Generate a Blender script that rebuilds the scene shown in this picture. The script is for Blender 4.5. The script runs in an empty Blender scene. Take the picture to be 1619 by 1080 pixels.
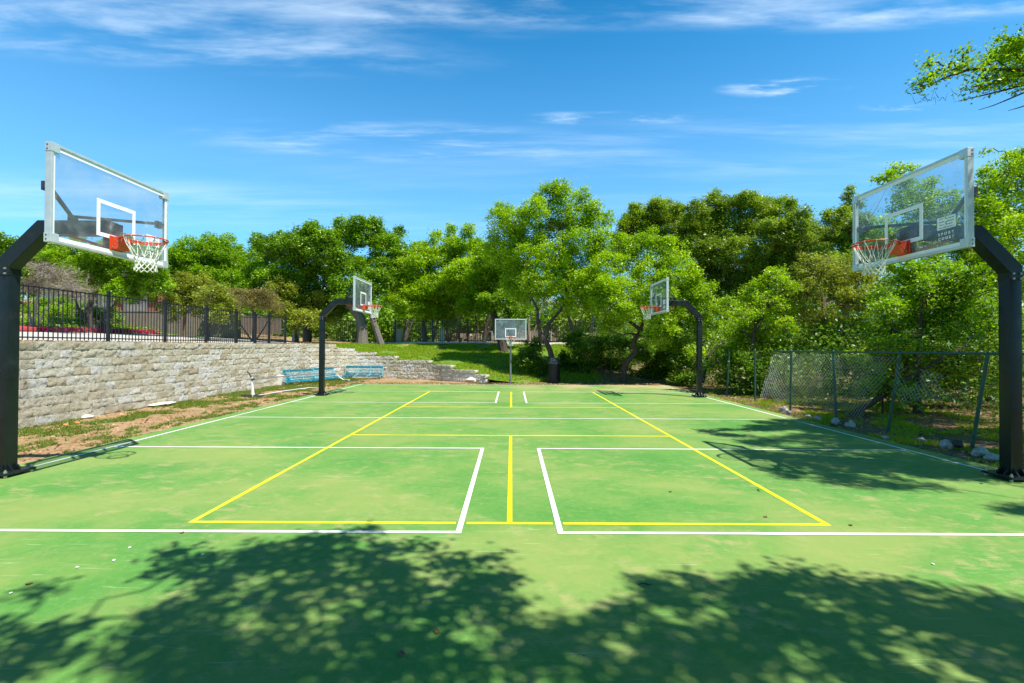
import bpy, bmesh, math, random
import numpy as np
from mathutils import Vector, Matrix, noise as mnoise
R = math.radians
sc = bpy.context.scene
col = sc.collection

# ------------------------------------------------------------------ camera
FPX, CAMP = 765.85, Vector((0.0132, -4.601, 1.6815))
YAW, PITCH, ROLL = 0.000379, 0.010474, 0.004602
fwd = Vector((math.sin(YAW)*math.cos(PITCH), math.cos(YAW)*math.cos(PITCH), math.sin(PITCH)))
r0 = Vector((math.cos(YAW), -math.sin(YAW), 0)); u0 = r0.cross(fwd)
rgt = r0*math.cos(ROLL)+u0*math.sin(ROLL); upv = -r0*math.sin(ROLL)+u0*math.cos(ROLL)
cam_d = bpy.data.cameras.new('camera'); cam = bpy.data.objects.new('camera', cam_d); col.objects.link(cam)
m3 = Matrix((rgt, upv, -fwd)).transposed()
cam.matrix_world = Matrix.Translation(CAMP) @ m3.to_4x4()
cam_d.sensor_width = 36; cam_d.lens = FPX/1619*36; cam_d.clip_end = 2000; cam_d.clip_start = 0.05
sc.camera = cam
def at(px, py, D):
    """world point at photo position px,py and distance D ahead of the camera"""
    d = fwd + rgt*((px-809.5)/FPX) - upv*((py-540)/FPX)
    return CAMP + d*(D/d.y)

# ------------------------------------------------------------------ sun, sky, exposure
SUN = Vector((1.30, -1.16, 3.05)).normalized()
ELEV = math.asin(SUN.z); AZ = math.atan2(SUN.x, SUN.y)
ld = bpy.data.lights.new('sun', 'SUN'); ld.energy = 5.0; ld.angle = R(0.5); ld.color = (1, .955, .88)
lo = bpy.data.objects.new('sun', ld); col.objects.link(lo); lo.rotation_euler = SUN.to_track_quat('Z', 'Y').to_euler()
lo.location = (8, -8, 20)
sc.view_settings.view_transform = 'Standard'; sc.view_settings.look = 'None'
sc.view_settings.exposure = 0.62; sc.view_settings.gamma = 1
sc.cycles.max_bounces = 7; sc.cycles.diffuse_bounces = 3; sc.cycles.glossy_bounces = 3; sc.cycles.transmission_bounces = 5; sc.cycles.transparent_max_bounces = 10
world = bpy.data.worlds.new('World'); sc.world = world; world.use_nodes = True
nt = world.node_tree; nt.nodes.clear()
def N(t, ty, **kw):
    n = t.nodes.new(ty)
    for k, v in kw.items():
        if k.startswith('i_'):
            key = k[2:]; key = int(key) if key.isdigit() else key.replace('_', ' ')
            n.inputs[key].default_value = v
        else: setattr(n, k, v)
    return n
def L(t, a, b): t.links.new(a, b)
out = N(nt, 'ShaderNodeOutputWorld'); bg = N(nt, 'ShaderNodeBackground', i_Strength=0.12)
sky = N(nt, 'ShaderNodeTexSky', sky_type='NISHITA', sun_disc=False, sun_elevation=ELEV, sun_rotation=AZ)
sky.air_density = 1.0; sky.dust_density = 0.3; sky.ozone_density = 3.0; sky.altitude = 300
hs = N(nt, 'ShaderNodeHueSaturation', i_Saturation=1.08, i_Value=1.0)
tn = N(nt, 'ShaderNodeMix', data_type='RGBA', blend_type='MULTIPLY', i_0=1.0); tn.inputs[7].default_value = (.44, 1.06, 1.22, 1)
L(nt, sky.outputs[0], tn.inputs[6]); L(nt, tn.outputs[2], hs.inputs['Color'])
tc = N(nt, 'ShaderNodeTexCoord'); sep = N(nt, 'ShaderNodeSeparateXYZ'); L(nt, tc.outputs['Generated'], sep.inputs[0])
mx = N(nt, 'ShaderNodeMath', operation='MAXIMUM', i_1=0.06); L(nt, sep.outputs[2], mx.inputs[0])
dx = N(nt, 'ShaderNodeMath', operation='DIVIDE'); L(nt, sep.outputs[0], dx.inputs[0]); L(nt, mx.outputs[0], dx.inputs[1])
dy = N(nt, 'ShaderNodeMath', operation='DIVIDE'); L(nt, sep.outputs[1], dy.inputs[0]); L(nt, mx.outputs[0], dy.inputs[1])
cmb = N(nt, 'ShaderNodeCombineXYZ'); L(nt, dx.outputs[0], cmb.inputs[0]); L(nt, dy.outputs[0], cmb.inputs[1])
def cloudband(cx, cy, rx, ry, rot, scale, stretch, lo_, hi_, seed, amt):
    """a patch of cirrus on the flat cloud deck: soft ellipse times streaky noise"""
    mp = N(nt, 'ShaderNodeMapping', vector_type='TEXTURE'); mp.inputs['Location'].default_value = (cx, cy, 0)
    mp.inputs['Rotation'].default_value = (0, 0, R(rot)); mp.inputs['Scale'].default_value = (rx, ry, 1)
    L(nt, cmb.outputs[0], mp.inputs[0])
    gr = N(nt, 'ShaderNodeTexGradient', gradient_type='SPHERICAL'); L(nt, mp.outputs[0], gr.inputs[0])
    sm = N(nt, 'ShaderNodeMapRange', interpolation_type='SMOOTHSTEP', i_1=0.0, i_2=0.6); L(nt, gr.outputs[1], sm.inputs[0])
    m2 = N(nt, 'ShaderNodeMapping'); m2.inputs['Rotation'].default_value = (0, 0, R(-rot)); m2.inputs['Location'].default_value = (seed, seed*.7, seed*.3)
    m2.inputs['Scale'].default_value = (scale*stretch, scale, 1); L(nt, cmb.outputs[0], m2.inputs[0])
    nz = N(nt, 'ShaderNodeTexNoise', i_Scale=1.0, i_Detail=9.0, i_Roughness=0.60, i_Distortion=0.15); L(nt, m2.outputs[0], nz.inputs[0])
    mr = N(nt, 'ShaderNodeMapRange', interpolation_type='SMOOTHSTEP', i_1=lo_, i_2=hi_+.05); L(nt, nz.outputs[0], mr.inputs[0])
    ml = N(nt, 'ShaderNodeMath', operation='MULTIPLY'); L(nt, sm.outputs[0], ml.inputs[0]); L(nt, mr.outputs[0], ml.inputs[1])
    m3_ = N(nt, 'ShaderNodeMath', operation='MULTIPLY', i_1=amt); L(nt, ml.outputs[0], m3_.inputs[0])
    return m3_.outputs[0]
bands = []
def skyxy(px, py):
    d = fwd + rgt*((px-809.5)/FPX) - upv*((py-540)/FPX); return d.x/d.z, d.y/d.z
for (px, py, rx, ry, rot, scale, st, a, b, seed, amt) in [
    (120, 45, 1.5, .24, 8, 7, .28, .38, .74, 3.1, .46),
    (420, 14, 1.1, .14, 4, 6, .25, .42, .70, 9.4, .38),
    (900, 12, 1.6, .12, 0, 6, .25, .42, .72, 5.2, .48),
    (1400, 14, .75, .12, -4, 7, .35, .40, .68, 12.3, .42),
    (1245, 138, .30, .09, -3, 11, .35, .42, .66, 1.7, .55),
    (960, 187, .45, .08, 0, 12, .3, .42, .70, 7.7, .5),
    (650, 228, 1.3, .30, 3, 8, .22, .42, .74, 4.4, .40),
    (1430, 168, .22, .06, 0, 12, .4, .42, .66, 2.2, .45),
    (1250, 235, 2.2, .5, -4, 4, .18, .38, .75, 8.1, .33),
    (120, 320, 3.2, .8, 6, 2.5, .2, .36, .75, 6.6, .35),
    (900, 330, 5.5, 1.4, 0, 1.8, .2, .40, .8, 2.9, .25)]:
    cx, cy = skyxy(px, py)
    bands.append(cloudband(cx, cy, rx, ry, rot, scale, st, a, b, seed, amt))
acc = bands[0]
for bnd in bands[1:]:
    ad = N(nt, 'ShaderNodeMath', operation='ADD', use_clamp=True); L(nt, acc, ad.inputs[0]); L(nt, bnd, ad.inputs[1]); acc = ad.outputs[0]
# thin high veil that whitens the low sky
vz = N(nt, 'ShaderNodeMapRange', interpolation_type='SMOOTHSTEP', i_1=0.62, i_2=0.10, i_3=0.0, i_4=0.36); L(nt, sep.outputs[2], vz.inputs[0])
vm = N(nt, 'ShaderNodeMix', data_type='RGBA'); vm.inputs[7].default_value = (3.1, 5.3, 8.2, 1)
L(nt, vz.outputs[0], vm.inputs[0]); L(nt, hs.outputs[0], vm.inputs[6])
mixc = N(nt, 'ShaderNodeMix', data_type='RGBA'); mixc.inputs[7].default_value = (5.6, 6.7, 7.8, 1)
zd = N(nt, 'ShaderNodeMapRange', interpolation_type='SMOOTHSTEP', i_1=0.50, i_2=0.90, i_3=1.0, i_4=0.25); L(nt, sep.outputs[2], zd.inputs[0])
zm = N(nt, 'ShaderNodeVectorMath', operation='SCALE'); L(nt, vm.outputs[2], zm.inputs[0]); L(nt, zd.outputs[0], zm.inputs['Scale'])
L(nt, acc, mixc.inputs[0]); L(nt, zm.outputs[0], mixc.inputs[6])
L(nt, mixc.outputs[2], bg.inputs[0]); L(nt, bg.outputs[0], out.inputs[0])

# ------------------------------------------------------------------ object helpers
def tag(o, label=None, cat=None, group=None, kind=None):
    if label: o['label'] = label
    if cat: o['category'] = cat
    if group: o['group'] = group
    if kind: o['kind'] = kind
    return o
def empty(name, loc, rz=0.0):
    o = bpy.data.objects.new(name, None); o.location = loc; o.rotation_euler = (0, 0, rz)
    o.empty_display_size = .2; col.objects.link(o); return o
def thing(name, label, cat, loc=(0, 0, 0), rz=0.0, group=None):
    return tag(empty(name, loc, rz), label, cat, group)
def npmesh(name, V, F, mat, parent=None, tint=None, smooth=False):
    """V (n,3) array, F (m,k) int array (k 3 or 4)"""
    V = np.asarray(V, dtype=np.float32); F = np.asarray(F, dtype=np.int32)
    me = bpy.data.meshes.new(name); k = F.shape[1]
    me.vertices.add(len(V)); me.vertices.foreach_set('co', V.ravel())
    me.loops.add(F.size); me.loops.foreach_set('vertex_index', F.ravel())
    me.polygons.add(len(F)); me.polygons.foreach_set('loop_start', np.arange(0, F.size, k, dtype=np.int32))
    if smooth: me.polygons.foreach_set('use_smooth', np.ones(len(F), dtype=bool))
    me.update(calc_edges=True)
    if tint is not None:
        a = me.attributes.new('tint', 'FLOAT', 'FACE'); a.data.foreach_set('value', np.asarray(tint, dtype=np.float32))
    me.materials.append(mat)
    o = bpy.data.objects.new(name, me); col.objects.link(o)
    if parent: o.parent = parent
    return o
class MB:
    def __init__(s): s.bm = bmesh.new()
    def box(s, c, size, rot=None, bevel=0.0):
        mt = Matrix.Translation(c) @ (rot.to_4x4() if rot else Matrix.Identity(4)) @ Matrix.Diagonal((*size, 1))
        r = bmesh.ops.create_cube(s.bm, size=1, matrix=mt)
        if bevel:
            es = list({e for v in r['verts'] for e in v.link_edges})
            bmesh.ops.bevel(s.bm, geom=es, offset=bevel, segments=2, affect='EDGES', profile=.6)
        return s
    def rod(s, a, b, r1, r2=None, seg=8, caps=True):
        a = Vector(a); b = Vector(b); d = b-a; r2 = r1 if r2 is None else r2
        q = d.to_track_quat('Z', 'Y').to_matrix().to_4x4()
        bmesh.ops.create_cone(s.bm, cap_ends=caps, segments=seg, radius1=r1, radius2=r2, depth=d.length, matrix=Matrix.Translation((a+b)/2) @ q)
        return s
    def bar(s, a, b, w, h, bevel=0.0, updir=Vector((0, 0, 1))):
        a = Vector(a); b = Vector(b); d = (b-a); z = d.normalized(); x = updir.cross(z)
        if x.length < 1e-3: x = Vector((1, 0, 0))
        x.normalize(); y = z.cross(x)
        return s.box((a+b)/2, (w, h, d.length), Matrix((x, y, z)).transposed(), bevel)
    def tube(s, pts, rad, seg=6, closed=False):
        pts = [Vector(p) for p in pts]; n = len(pts); rings = []
        ref = None
        for i, p in enumerate(pts):
            if closed: t = (pts[(i+1) % n]-pts[i-1]).normalized()
            else: t = (pts[min(i+1, n-1)]-pts[max(i-1, 0)]).normalized()
            if ref is None: ref = t.orthogonal().normalized()
            ref = (ref - t*ref.dot(t)).normalized(); bn = t.cross(ref)
            rr = rad[i] if isinstance(rad, (list, tuple)) else rad
            rings.append([s.bm.verts.new(p + (ref*math.cos(k*2*math.pi/seg)+bn*math.sin(k*2*math.pi/seg))*rr) for k in range(seg)])
        rng = range(n) if closed else range(n-1)
        for i in rng:
            A, B = rings[i], rings[(i+1) % n]
            for k in range(seg): s.bm.faces.new((A[k], A[(k+1) % seg], B[(k+1) % seg], B[k]))
        if not closed:
            s.bm.faces.new(rings[0][::-1]); s.bm.faces.new(rings[-1])
        return s
    def poly(s, pts, ext):
        """flat polygon extruded by vector ext"""
        ext = Vector(ext); A = [s.bm.verts.new(p) for p in pts]; B = [s.bm.verts.new(Vector(p)+ext) for p in pts]
        n = len(pts); s.bm.faces.new(A[::-1]); s.bm.faces.new(B)
        for i in range(n): s.bm.faces.new((A[i], A[(i+1) % n], B[(i+1) % n], B[i]))
        return s
    def lathe(s, prof, seg=24, c=(0, 0)):
        rings = []
        for (r, z) in prof:
            rings.append([s.bm.verts.new((c[0]+r*math.cos(k*2*math.pi/seg), c[1]+r*math.sin(k*2*math.pi/seg), z)) for k in range(seg)])
        for A, B in zip(rings, rings[1:]):
            for k in range(seg): s.bm.faces.new((A[k], A[(k+1) % seg], B[(k+1) % seg], B[k]))
        if prof[-1][0] > 1e-4: s.bm.faces.new(rings[-1])
        if prof[0][0] > 1e-4: s.bm.faces.new(rings[0][::-1])
        return s
    def build(s, name, mat, parent=None, smooth=False):
        bmesh.ops.recalc_face_normals(s.bm, faces=s.bm.faces)
        me = bpy.data.meshes.new(name); s.bm.to_mesh(me); s.bm.free(); me.materials.append(mat)
        if smooth:
            me.polygons.foreach_set('use_smooth', np.ones(len(me.polygons), dtype=bool)); me.set_sharp_from_angle(angle=R(35))
        o = bpy.data.objects.new(name, me); col.objects.link(o)
        if parent: o.parent = parent
        return o
def copy_tree(o, parent=None):
    c = o.copy(); col.objects.link(c); c.parent = parent
    for ch in list(o.children): copy_tree(ch, c)
    return c

# ------------------------------------------------------------------ materials
def newmat(name):
    m = bpy.data.materials.new(name); m.use_nodes = True; t = m.node_tree; t.nodes.clear()
    o = N(t, 'ShaderNodeOutputMaterial'); p = N(t, 'ShaderNodeBsdfPrincipled'); L(t, p.outputs[0], o.inputs[0])
    return m, t, p, o
def ramp(t, fac, stops, interp='LINEAR'):
    r = N(t, 'ShaderNodeValToRGB'); r.color_ramp.interpolation = interp; e = r.color_ramp.elements
    while len(e) < len(stops): e.new(.5)
    for i, (p, c) in enumerate(stops): e[i].position = p; e[i].color = (*c, 1) if len(c) == 3 else c
    L(t, fac, r.inputs[0]); return r.outputs[0]
def noise(t, vec, scale, detail=4, rough=.55, dist=0, w=None):
    n = N(t, 'ShaderNodeTexNoise', i_Scale=scale, i_Detail=detail, i_Roughness=rough, i_Distortion=dist)
    if vec is not None: L(t, vec, n.inputs[0])
    return n.outputs[0]
def mrange(t, v, a, b, c=0, d=1, smooth=True):
    n = N(t, 'ShaderNodeMapRange', i_1=a, i_2=b, i_3=c, i_4=d)
    if smooth: n.interpolation_type = 'SMOOTHSTEP'
    L(t, v, n.inputs[0]); return n.outputs[0]
def mathn(t, op, a, b):
    n = N(t, 'ShaderNodeMath', operation=op)
    for i, v in enumerate((a, b)):
        if isinstance(v, (int, float)): n.inputs[i].default_value = v
        else: L(t, v, n.inputs[i])
    return n.outputs[0]
def mixrgb(t, fac, a, b, mode='MIX'):
    n = N(t, 'ShaderNodeMix', data_type='RGBA', blend_type=mode)
    for i, v in ((0, fac), (6, a), (7, b)):
        if isinstance(v, (int, float)): n.inputs[i].default_value = v
        elif isinstance(v, tuple): n.inputs[i].default_value = (*v, 1)
        else: L(t, v, n.inputs[i])
    return n.outputs[2]
def objco(t, sx=1, sy=1, sz=1, kind='Object', rot=0):
    c = N(t, 'ShaderNodeTexCoord'); m = N(t, 'ShaderNodeMapping'); m.inputs['Scale'].default_value = (sx, sy, sz); m.inputs['Rotation'].default_value = (0, 0, rot)
    L(t, c.outputs[kind], m.inputs[0]); return m.outputs[0]
def bump(t, p, h, strength=.3, dist=.01):
    b = N(t, 'ShaderNodeBump', i_Strength=strength, i_Distance=dist); L(t, h, b.inputs['Height']); L(t, b.outputs[0], p.inputs['Normal'])
def simple(name, c1, c2=None, rough=.5, metal=0.0, nscale=8, bmp=0.0, spec=.5):
    m, t, p, o = newmat(name); v = objco(t)
    n = noise(t, v, nscale, 6, .6)
    L(t, ramp(t, n, [(.3, c1), (.72, c2 or c1)]), p.inputs['Base Color'])
    p.inputs['Roughness'].default_value = rough; p.inputs['Metallic'].default_value = metal; p.inputs['Specular IOR Level'].default_value = spec
    if bmp: bump(t, p, noise(t, v, nscale*6, 4), bmp, .004)
    return m

def court_mat():
    m, t, p, o = newmat('green_court_acrylic'); v = objco(t)
    big = noise(t, v, .55, 5, .6, .3)
    c = ramp(t, big, [(.30, (.066, .228, .034)), (.52, (.102, .262, .042)), (.72, (.17, .285, .062))])
    fine = noise(t, v, 90, 2, .6)
    grit = noise(t, v, 14, 9, .86)
    c = mixrgb(t, mrange(t, grit, .50, .66, 0, .55), c, (.24, .38, .13)); c = mixrgb(t, mrange(t, grit, .49, .34, 0, .45), c, (.05, .19, .035))
    c = mixrgb(t, mrange(t, fine, .35, .7, 0, .22), c, (.16, .38, .10))
    # scuffs run along the court: stretched noise, light yellowish tan
    st = noise(t, objco(t, 1.0, 1.5, 1, rot=.2), 3.2, 12, .74, .35)
    patch = noise(t, v, .42, 3, .5, .2)
    wear = mathn(t, 'MULTIPLY', mrange(t, st, .49, .64), mrange(t, patch, .34, .58))
    c = mixrgb(t, mathn(t, 'MULTIPLY', wear, .72), c, (.36, .33, .14))
    # yellowish fade over the middle of the court
    mid = noise(t, objco(t, .9, 1.1, 1), .55, 9, .68)
    c = mixrgb(t, mrange(t, mid, .40, .64, 0, .75), c, (.25, .315, .085))
    # tan bald patches
    bp = mathn(t, 'MULTIPLY', mrange(t, noise(t, objco(t, .8, 1.0, 1), 1.9, 11, .74, .3), .58, .70), .60)
    c = mixrgb(t, bp, c, (.42, .33, .16))
    # dust blown over the far end of the slab
    sp = N(t, 'ShaderNodeSeparateXYZ'); L(t, v, sp.inputs[0])
    fe = mathn(t, 'MULTIPLY', mrange(t, sp.outputs[1], 12.4, 16.4), mrange(t, noise(t, v, .9, 6, .6), .35, .62))
    right = mrange(t, sp.outputs[0], -3.0, 4.5)
    fe = mathn(t, 'MULTIPLY', fe, right)
    c = mixrgb(t, mathn(t, 'MULTIPLY', fe, .85), c, (.46, .37, .19))
    # fine scratches: two sets of very stretched noise, thin bright ridges
    for rot, sx, amt in ((.5, 26, .6), (-.9, 22, .5), (1.4, 30, .45)):
        s_ = noise(t, objco(t, 1.2, sx, 1, rot=rot), 1.6, 3, .5, 1.2)
        line = mrange(t, s_, .665, .70, 0, amt)
        line = mathn(t, 'MULTIPLY', line, mrange(t, noise(t, objco(t, 1, 1, 1, rot=rot), .9, 3), .5, .6))
        c = mixrgb(t, line, c, (.40, .52, .26))
    dots = noise(t, v, 26, 1, .5); c = mixrgb(t, mrange(t, dots, .76, .79, 0, .5), c, (.03, .07, .03))
    L(t, c, p.inputs['Base Color']); p.inputs['Specular IOR Level'].default_value = .25
    L(t, mrange(t, big, .3, .7, .62, .8), p.inputs['Roughness'])
    bump(t, p, noise(t, v, 160, 3, .6), .25, .002)
    return m
def line_mat(name, colr, under=(.10, .33, .08), cov=.5):
    m, t, p, o = newmat(name); v = objco(t)
    w = mrange(t, noise(t, v, 22, 8, .75, .3), .62, .74, 0, .7)
    w2 = mathn(t, 'MULTIPLY', mrange(t, noise(t, v, .8, 3), .5, .68), .35)
    c = mixrgb(t, mathn(t, 'MAXIMUM', w, w2), colr, under)
    L(t, c, p.inputs['Base Color']); p.inputs['Roughness'].default_value = .6; p.inputs['Specular IOR Level'].default_value = .3
    return m
def ground_mat():
    m, t, p, o = newmat('dirt_and_leaf_litter'); v = objco(t); sp = N(t, 'ShaderNodeSeparateXYZ'); L(t, v, sp.inputs[0])
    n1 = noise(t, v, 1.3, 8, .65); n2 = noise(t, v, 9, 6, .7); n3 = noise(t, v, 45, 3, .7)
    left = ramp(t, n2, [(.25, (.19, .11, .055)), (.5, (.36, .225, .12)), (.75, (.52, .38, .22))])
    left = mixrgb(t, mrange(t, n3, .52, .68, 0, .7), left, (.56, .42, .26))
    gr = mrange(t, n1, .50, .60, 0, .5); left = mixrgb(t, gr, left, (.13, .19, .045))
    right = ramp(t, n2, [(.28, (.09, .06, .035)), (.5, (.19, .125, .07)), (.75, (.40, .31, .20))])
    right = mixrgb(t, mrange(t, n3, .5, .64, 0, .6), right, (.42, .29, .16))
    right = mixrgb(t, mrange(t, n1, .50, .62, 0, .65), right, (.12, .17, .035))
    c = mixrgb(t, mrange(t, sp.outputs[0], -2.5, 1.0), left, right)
    L(t, c, p.inputs['Base Color']); p.inputs['Roughness'].default_value = .95; p.inputs['Specular IOR Level'].default_value = .1
    bump(t, p, mathn(t, 'ADD', n2, mathn(t, 'MULTIPLY', n3, .4)), .9, .04)
    return m
def lawn_mat():
    m, t, p, o = newmat('lawn_turf'); v = objco(t); n2 = noise(t, v, 7, 6, .7); n1 = noise(t, v, .8, 4, .6)
    c = ramp(t, n2, [(.25, (.05, .105, .012)), (.5, (.11, .21, .022)), (.75, (.23, .30, .05))])
    c = mixrgb(t, mrange(t, n1, .55, .70, 0, .75), c, (.34, .24, .12))
    L(t, c, p.inputs['Base Color']); p.inputs['Roughness'].default_value = .95; p.inputs['Specular IOR Level'].default_value = .1
    bump(t, p, n2, .8, .05); return m
def stone_mat():
    m, t, p, o = newmat('split_face_limestone'); v = objco(t)
    at_ = N(t, 'ShaderNodeAttribute', attribute_name='tint')
    c = ramp(t, at_.outputs['Fac'], [(.0, (.56, .47, .32)), (.35, (.74, .67, .50)), (.6, (.84, .79, .64)), (.85, (.90, .87, .77)), (1, (.90, .88, .82))])
    n = noise(t, v, 14, 8, .72, .3); c = mixrgb(t, mrange(t, n, .50, .72, 0, .55), c, (.30, .235, .15))
    f = noise(t, v, 55, 4, .7); c = mixrgb(t, mrange(t, f, .54, .68, 0, .42), c, (.34, .27, .17)); c = mixrgb(t, mrange(t, noise(t, v, 28, 6, .75, .4), .54, .64, 0, .5), c, (.46, .38, .25))
    st = noise(t, objco(t, 1, 1, .25), 2.2, 5, .6); c = mixrgb(t, mrange(t, st, .56, .72, 0, .4), c, (.25, .19, .12))
    L(t, c, p.inputs['Base Color']); p.inputs['Roughness'].default_value = .95; p.inputs['Specular IOR Level'].default_value = .15
    bump(t, p, mathn(t, 'ADD', mathn(t, 'MULTIPLY', noise(t, v, 26, 8, .8, .6), 1.3), mathn(t, 'MULTIPLY', f, .7)), 1.0, .07); return m
def leaf_mat(name, dark, mid, bright, trans=.28, gloss=.5):
    m = bpy.data.materials.new(name); m.use_nodes = True; t = m.node_tree; t.nodes.clear()
    o = N(t, 'ShaderNodeOutputMaterial'); at_ = N(t, 'ShaderNodeAttribute', attribute_name='tint')
    c = ramp(t, at_.outputs['Fac'], [(0, dark), (.5, mid), (1, bright)])
    p = N(t, 'ShaderNodeBsdfPrincipled', i_Roughness=.42); p.inputs['Specular IOR Level'].default_value = gloss; L(t, c, p.inputs['Base Color'])
    tr = N(t, 'ShaderNodeBsdfTranslucent'); tcx = mixrgb(t, .7, c, (.62, .80, .10), 'MULTIPLY')
    hsv = N(t, 'ShaderNodeHueSaturation', i_Value=1.6, i_Saturation=1.05); L(t, c, hsv.inputs['Color']); L(t, hsv.outputs[0], tr.inputs[0])
    mx_ = N(t, 'ShaderNodeMixShader', i_0=trans); L(t, p.outputs[0], mx_.inputs[1]); L(t, tr.outputs[0], mx_.inputs[2]); L(t, mx_.outputs[0], o.inputs[0])
    return m
def glass_mat():
    m = bpy.data.materials.new('backboard_glass'); m.use_nodes = True; t = m.node_tree; t.nodes.clear()
    o = N(t, 'ShaderNodeOutputMaterial'); tr = N(t, 'ShaderNodeBsdfTransparent'); tr.inputs[0].default_value = (.86, .90, .92, 1)
    gl = N(t, 'ShaderNodeBsdfGlossy', i_Roughness=.02); lw = N(t, 'ShaderNodeLayerWeight', i_Blend=.5); fr = N(t, 'ShaderNodeMapRange', i_1=.25, i_2=1.0, i_3=.03, i_4=.55); pw = N(t, 'ShaderNodeMath', operation='POWER', i_1=2.5); L(t, lw.outputs['Facing'], pw.inputs[0]); L(t, pw.outputs[0], fr.inputs[0])
    m1 = N(t, 'ShaderNodeMixShader'); L(t, fr.outputs[0], m1.inputs[0]); L(t, tr.outputs[0], m1.inputs[1]); L(t, gl.outputs[0], m1.inputs[2])
    di = N(t, 'ShaderNodeBsdfDiffuse'); di.inputs[0].default_value = (.62, .68, .70, 1)
    v = objco(t); n = noise(t, v, 3.2, 6, .6, .4); sm = noise(t, v, 7, 2, .5)
    dirt = mathn(t, 'ADD', mrange(t, n, .38, .72, .06, .19), mrange(t, sm, .64, .74, 0, .16))
    m2 = N(t, 'ShaderNodeMixShader'); L(t, dirt, m2.inputs[0]); L(t, m1.outputs[0], m2.inputs[1]); L(t, di.outputs[0], m2.inputs[2]); L(t, m2.outputs[0], o.inputs[0])
    return m
def bark_mat(name, a, b):
    m, t, p, o = newmat(name); v = objco(t, 1, 1, .25); n = noise(t, v, 22, 7, .7, .4)
    L(t, ramp(t, n, [(.3, a), (.7, b)]), p.inputs['Base Color']); p.inputs['Roughness'].default_value = .95; p.inputs['Specular IOR Level'].default_value = .1
    bump(t, p, n, .9, .03); return m
M = {}
M['court'] = court_mat()
M['white_line'] = line_mat('white_line_paint', (.82, .82, .78))
M['yellow_line'] = line_mat('yellow_line_paint', (.86, .72, .01))
M['ground'] = ground_mat(); M['lawn'] = lawn_mat(); M['stone'] = stone_mat()
M['concrete'] = simple('pale_concrete', (.42, .40, .36), (.55, .52, .47), .9, nscale=4, bmp=.2, spec=.2)
M['limestone'] = simple('limestone_block', (.62, .58, .50), (.76, .73, .66), .9, nscale=9, bmp=.5, spec=.2)
M['red_paint'] = simple('red_kerb_paint', (.55, .05, .05), (.65, .12, .1), .7)
M['black_paint'] = simple('black_powder_coat', (.007, .008, .010), (.013, .014, .018), .42, nscale=5, bmp=.06)
def pole_mat():
    m, t, p, o = newmat('weathered_dark_green_black_paint'); v = objco(t); n = noise(t, v, 6, 7, .65)
    c = ramp(t, n, [(.3, (.006, .010, .010)), (.6, (.011, .017, .018)), (.85, (.028, .036, .036))])
    s_ = noise(t, v, 34, 3, .6); c = mixrgb(t, mrange(t, s_, .72, .78, 0, .6), c, (.20, .20, .18))
    r_ = noise(t, v, 4.2, 6, .7); c = mixrgb(t, mrange(t, r_, .66, .74, 0, .6), c, (.10, .05, .028))
    L(t, c, p.inputs['Base Color']); p.inputs['Specular IOR Level'].default_value = .3; L(t, mrange(t, n, .3, .7, .30, .5), p.inputs['Roughness']); bump(t, p, noise(t, v, 70, 2), .06, .003)
    return m
M['pole'] = pole_mat()
M['galv'] = simple('galvanised_steel', (.46, .49, .51), (.62, .65, .67), .42, .75, nscale=14)
M['alu'] = simple('brushed_aluminium_frame', (.52, .57, .57), (.68, .72, .71), .42, .35, nscale=10)
M['grey_pole'] = simple('dull_grey_pole_paint', (.13, .13, .14), (.20, .20, .21), .5)
M['bolt'] = simple('bolt_steel', (.42, .40, .38), (.55, .53, .5), .4, .8)
M['orange'] = simple('orange_rim_paint', (.60, .045, .008), (.68, .075, .012), .42, nscale=18)
M['red_rim'] = M['orange']
M['net'] = simple('white_nylon_cord', (.70, .68, .62), (.80, .78, .73), .8)
M['white_band'] = simple('white_glass_paint', (.88, .89, .89), (.92, .93, .93), .5)
M['faint_band'] = simple('faded_white_glass_paint', (.50, .55, .56), (.78, .80, .80), .6, nscale=14)
M['glass'] = glass_mat()
M['teal'] = simple('teal_bench_paint', (.0, .13, .20), (.02, .28, .36), .45, nscale=12)
M['teal_light'] = simple('worn_teal_bench_paint', (.04, .32, .42), (.20, .52, .60), .5, nscale=16)
M['white_metal'] = simple('white_painted_steel', (.66, .67, .68), (.78, .78, .78), .4)
M['green_post'] = simple('green_fence_paint', (.012, .06, .045), (.03, .11, .08), .5)
M['dark_metal'] = simple('dark_steel', (.03, .03, .035), (.06, .06, .065), .5)
M['plastic'] = simple('black_plastic', (.04, .045, .055), (.06, .065, .075), .30)
M['stucco'] = simple('tan_stucco', (.30, .25, .19), (.38, .32, .25), .95, nscale=3, bmp=.2, spec=.1)
M['white_wall'] = simple('white_stucco', (.66, .63, .58), (.74, .71, .66), .95, nscale=3, bmp=.2, spec=.1)
M['greige'] = simple('grey_brown_stucco', (.20, .165, .13), (.26, .215, .17), .95, nscale=5, bmp=.2, spec=.1)
M['roof'] = simple('grey_shingles', (.13, .13, .13), (.22, .215, .21), .9, nscale=25, bmp=.4)
M['brick'] = simple('red_brown_brick', (.24, .075, .045), (.34, .12, .07), .9, nscale=20, bmp=.3)
M['window'] = simple('dark_window_glass', (.03, .04, .05), (.05, .06, .07), .08)
M['rock'] = simple('grey_limestone_rock', (.30, .28, .25), (.52, .49, .44), .95, nscale=7, bmp=.9, spec=.1)
M['bark_dark'] = bark_mat('dark_oak_bark', (.045, .034, .026), (.13, .105, .085))
M['bark_grey'] = bark_mat('grey_oak_bark', (.10, .085, .07), (.24, .205, .17))
M['bark_pale'] = bark_mat('pale_smooth_bark', (.24, .19, .15), (.42, .36, .30))
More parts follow.
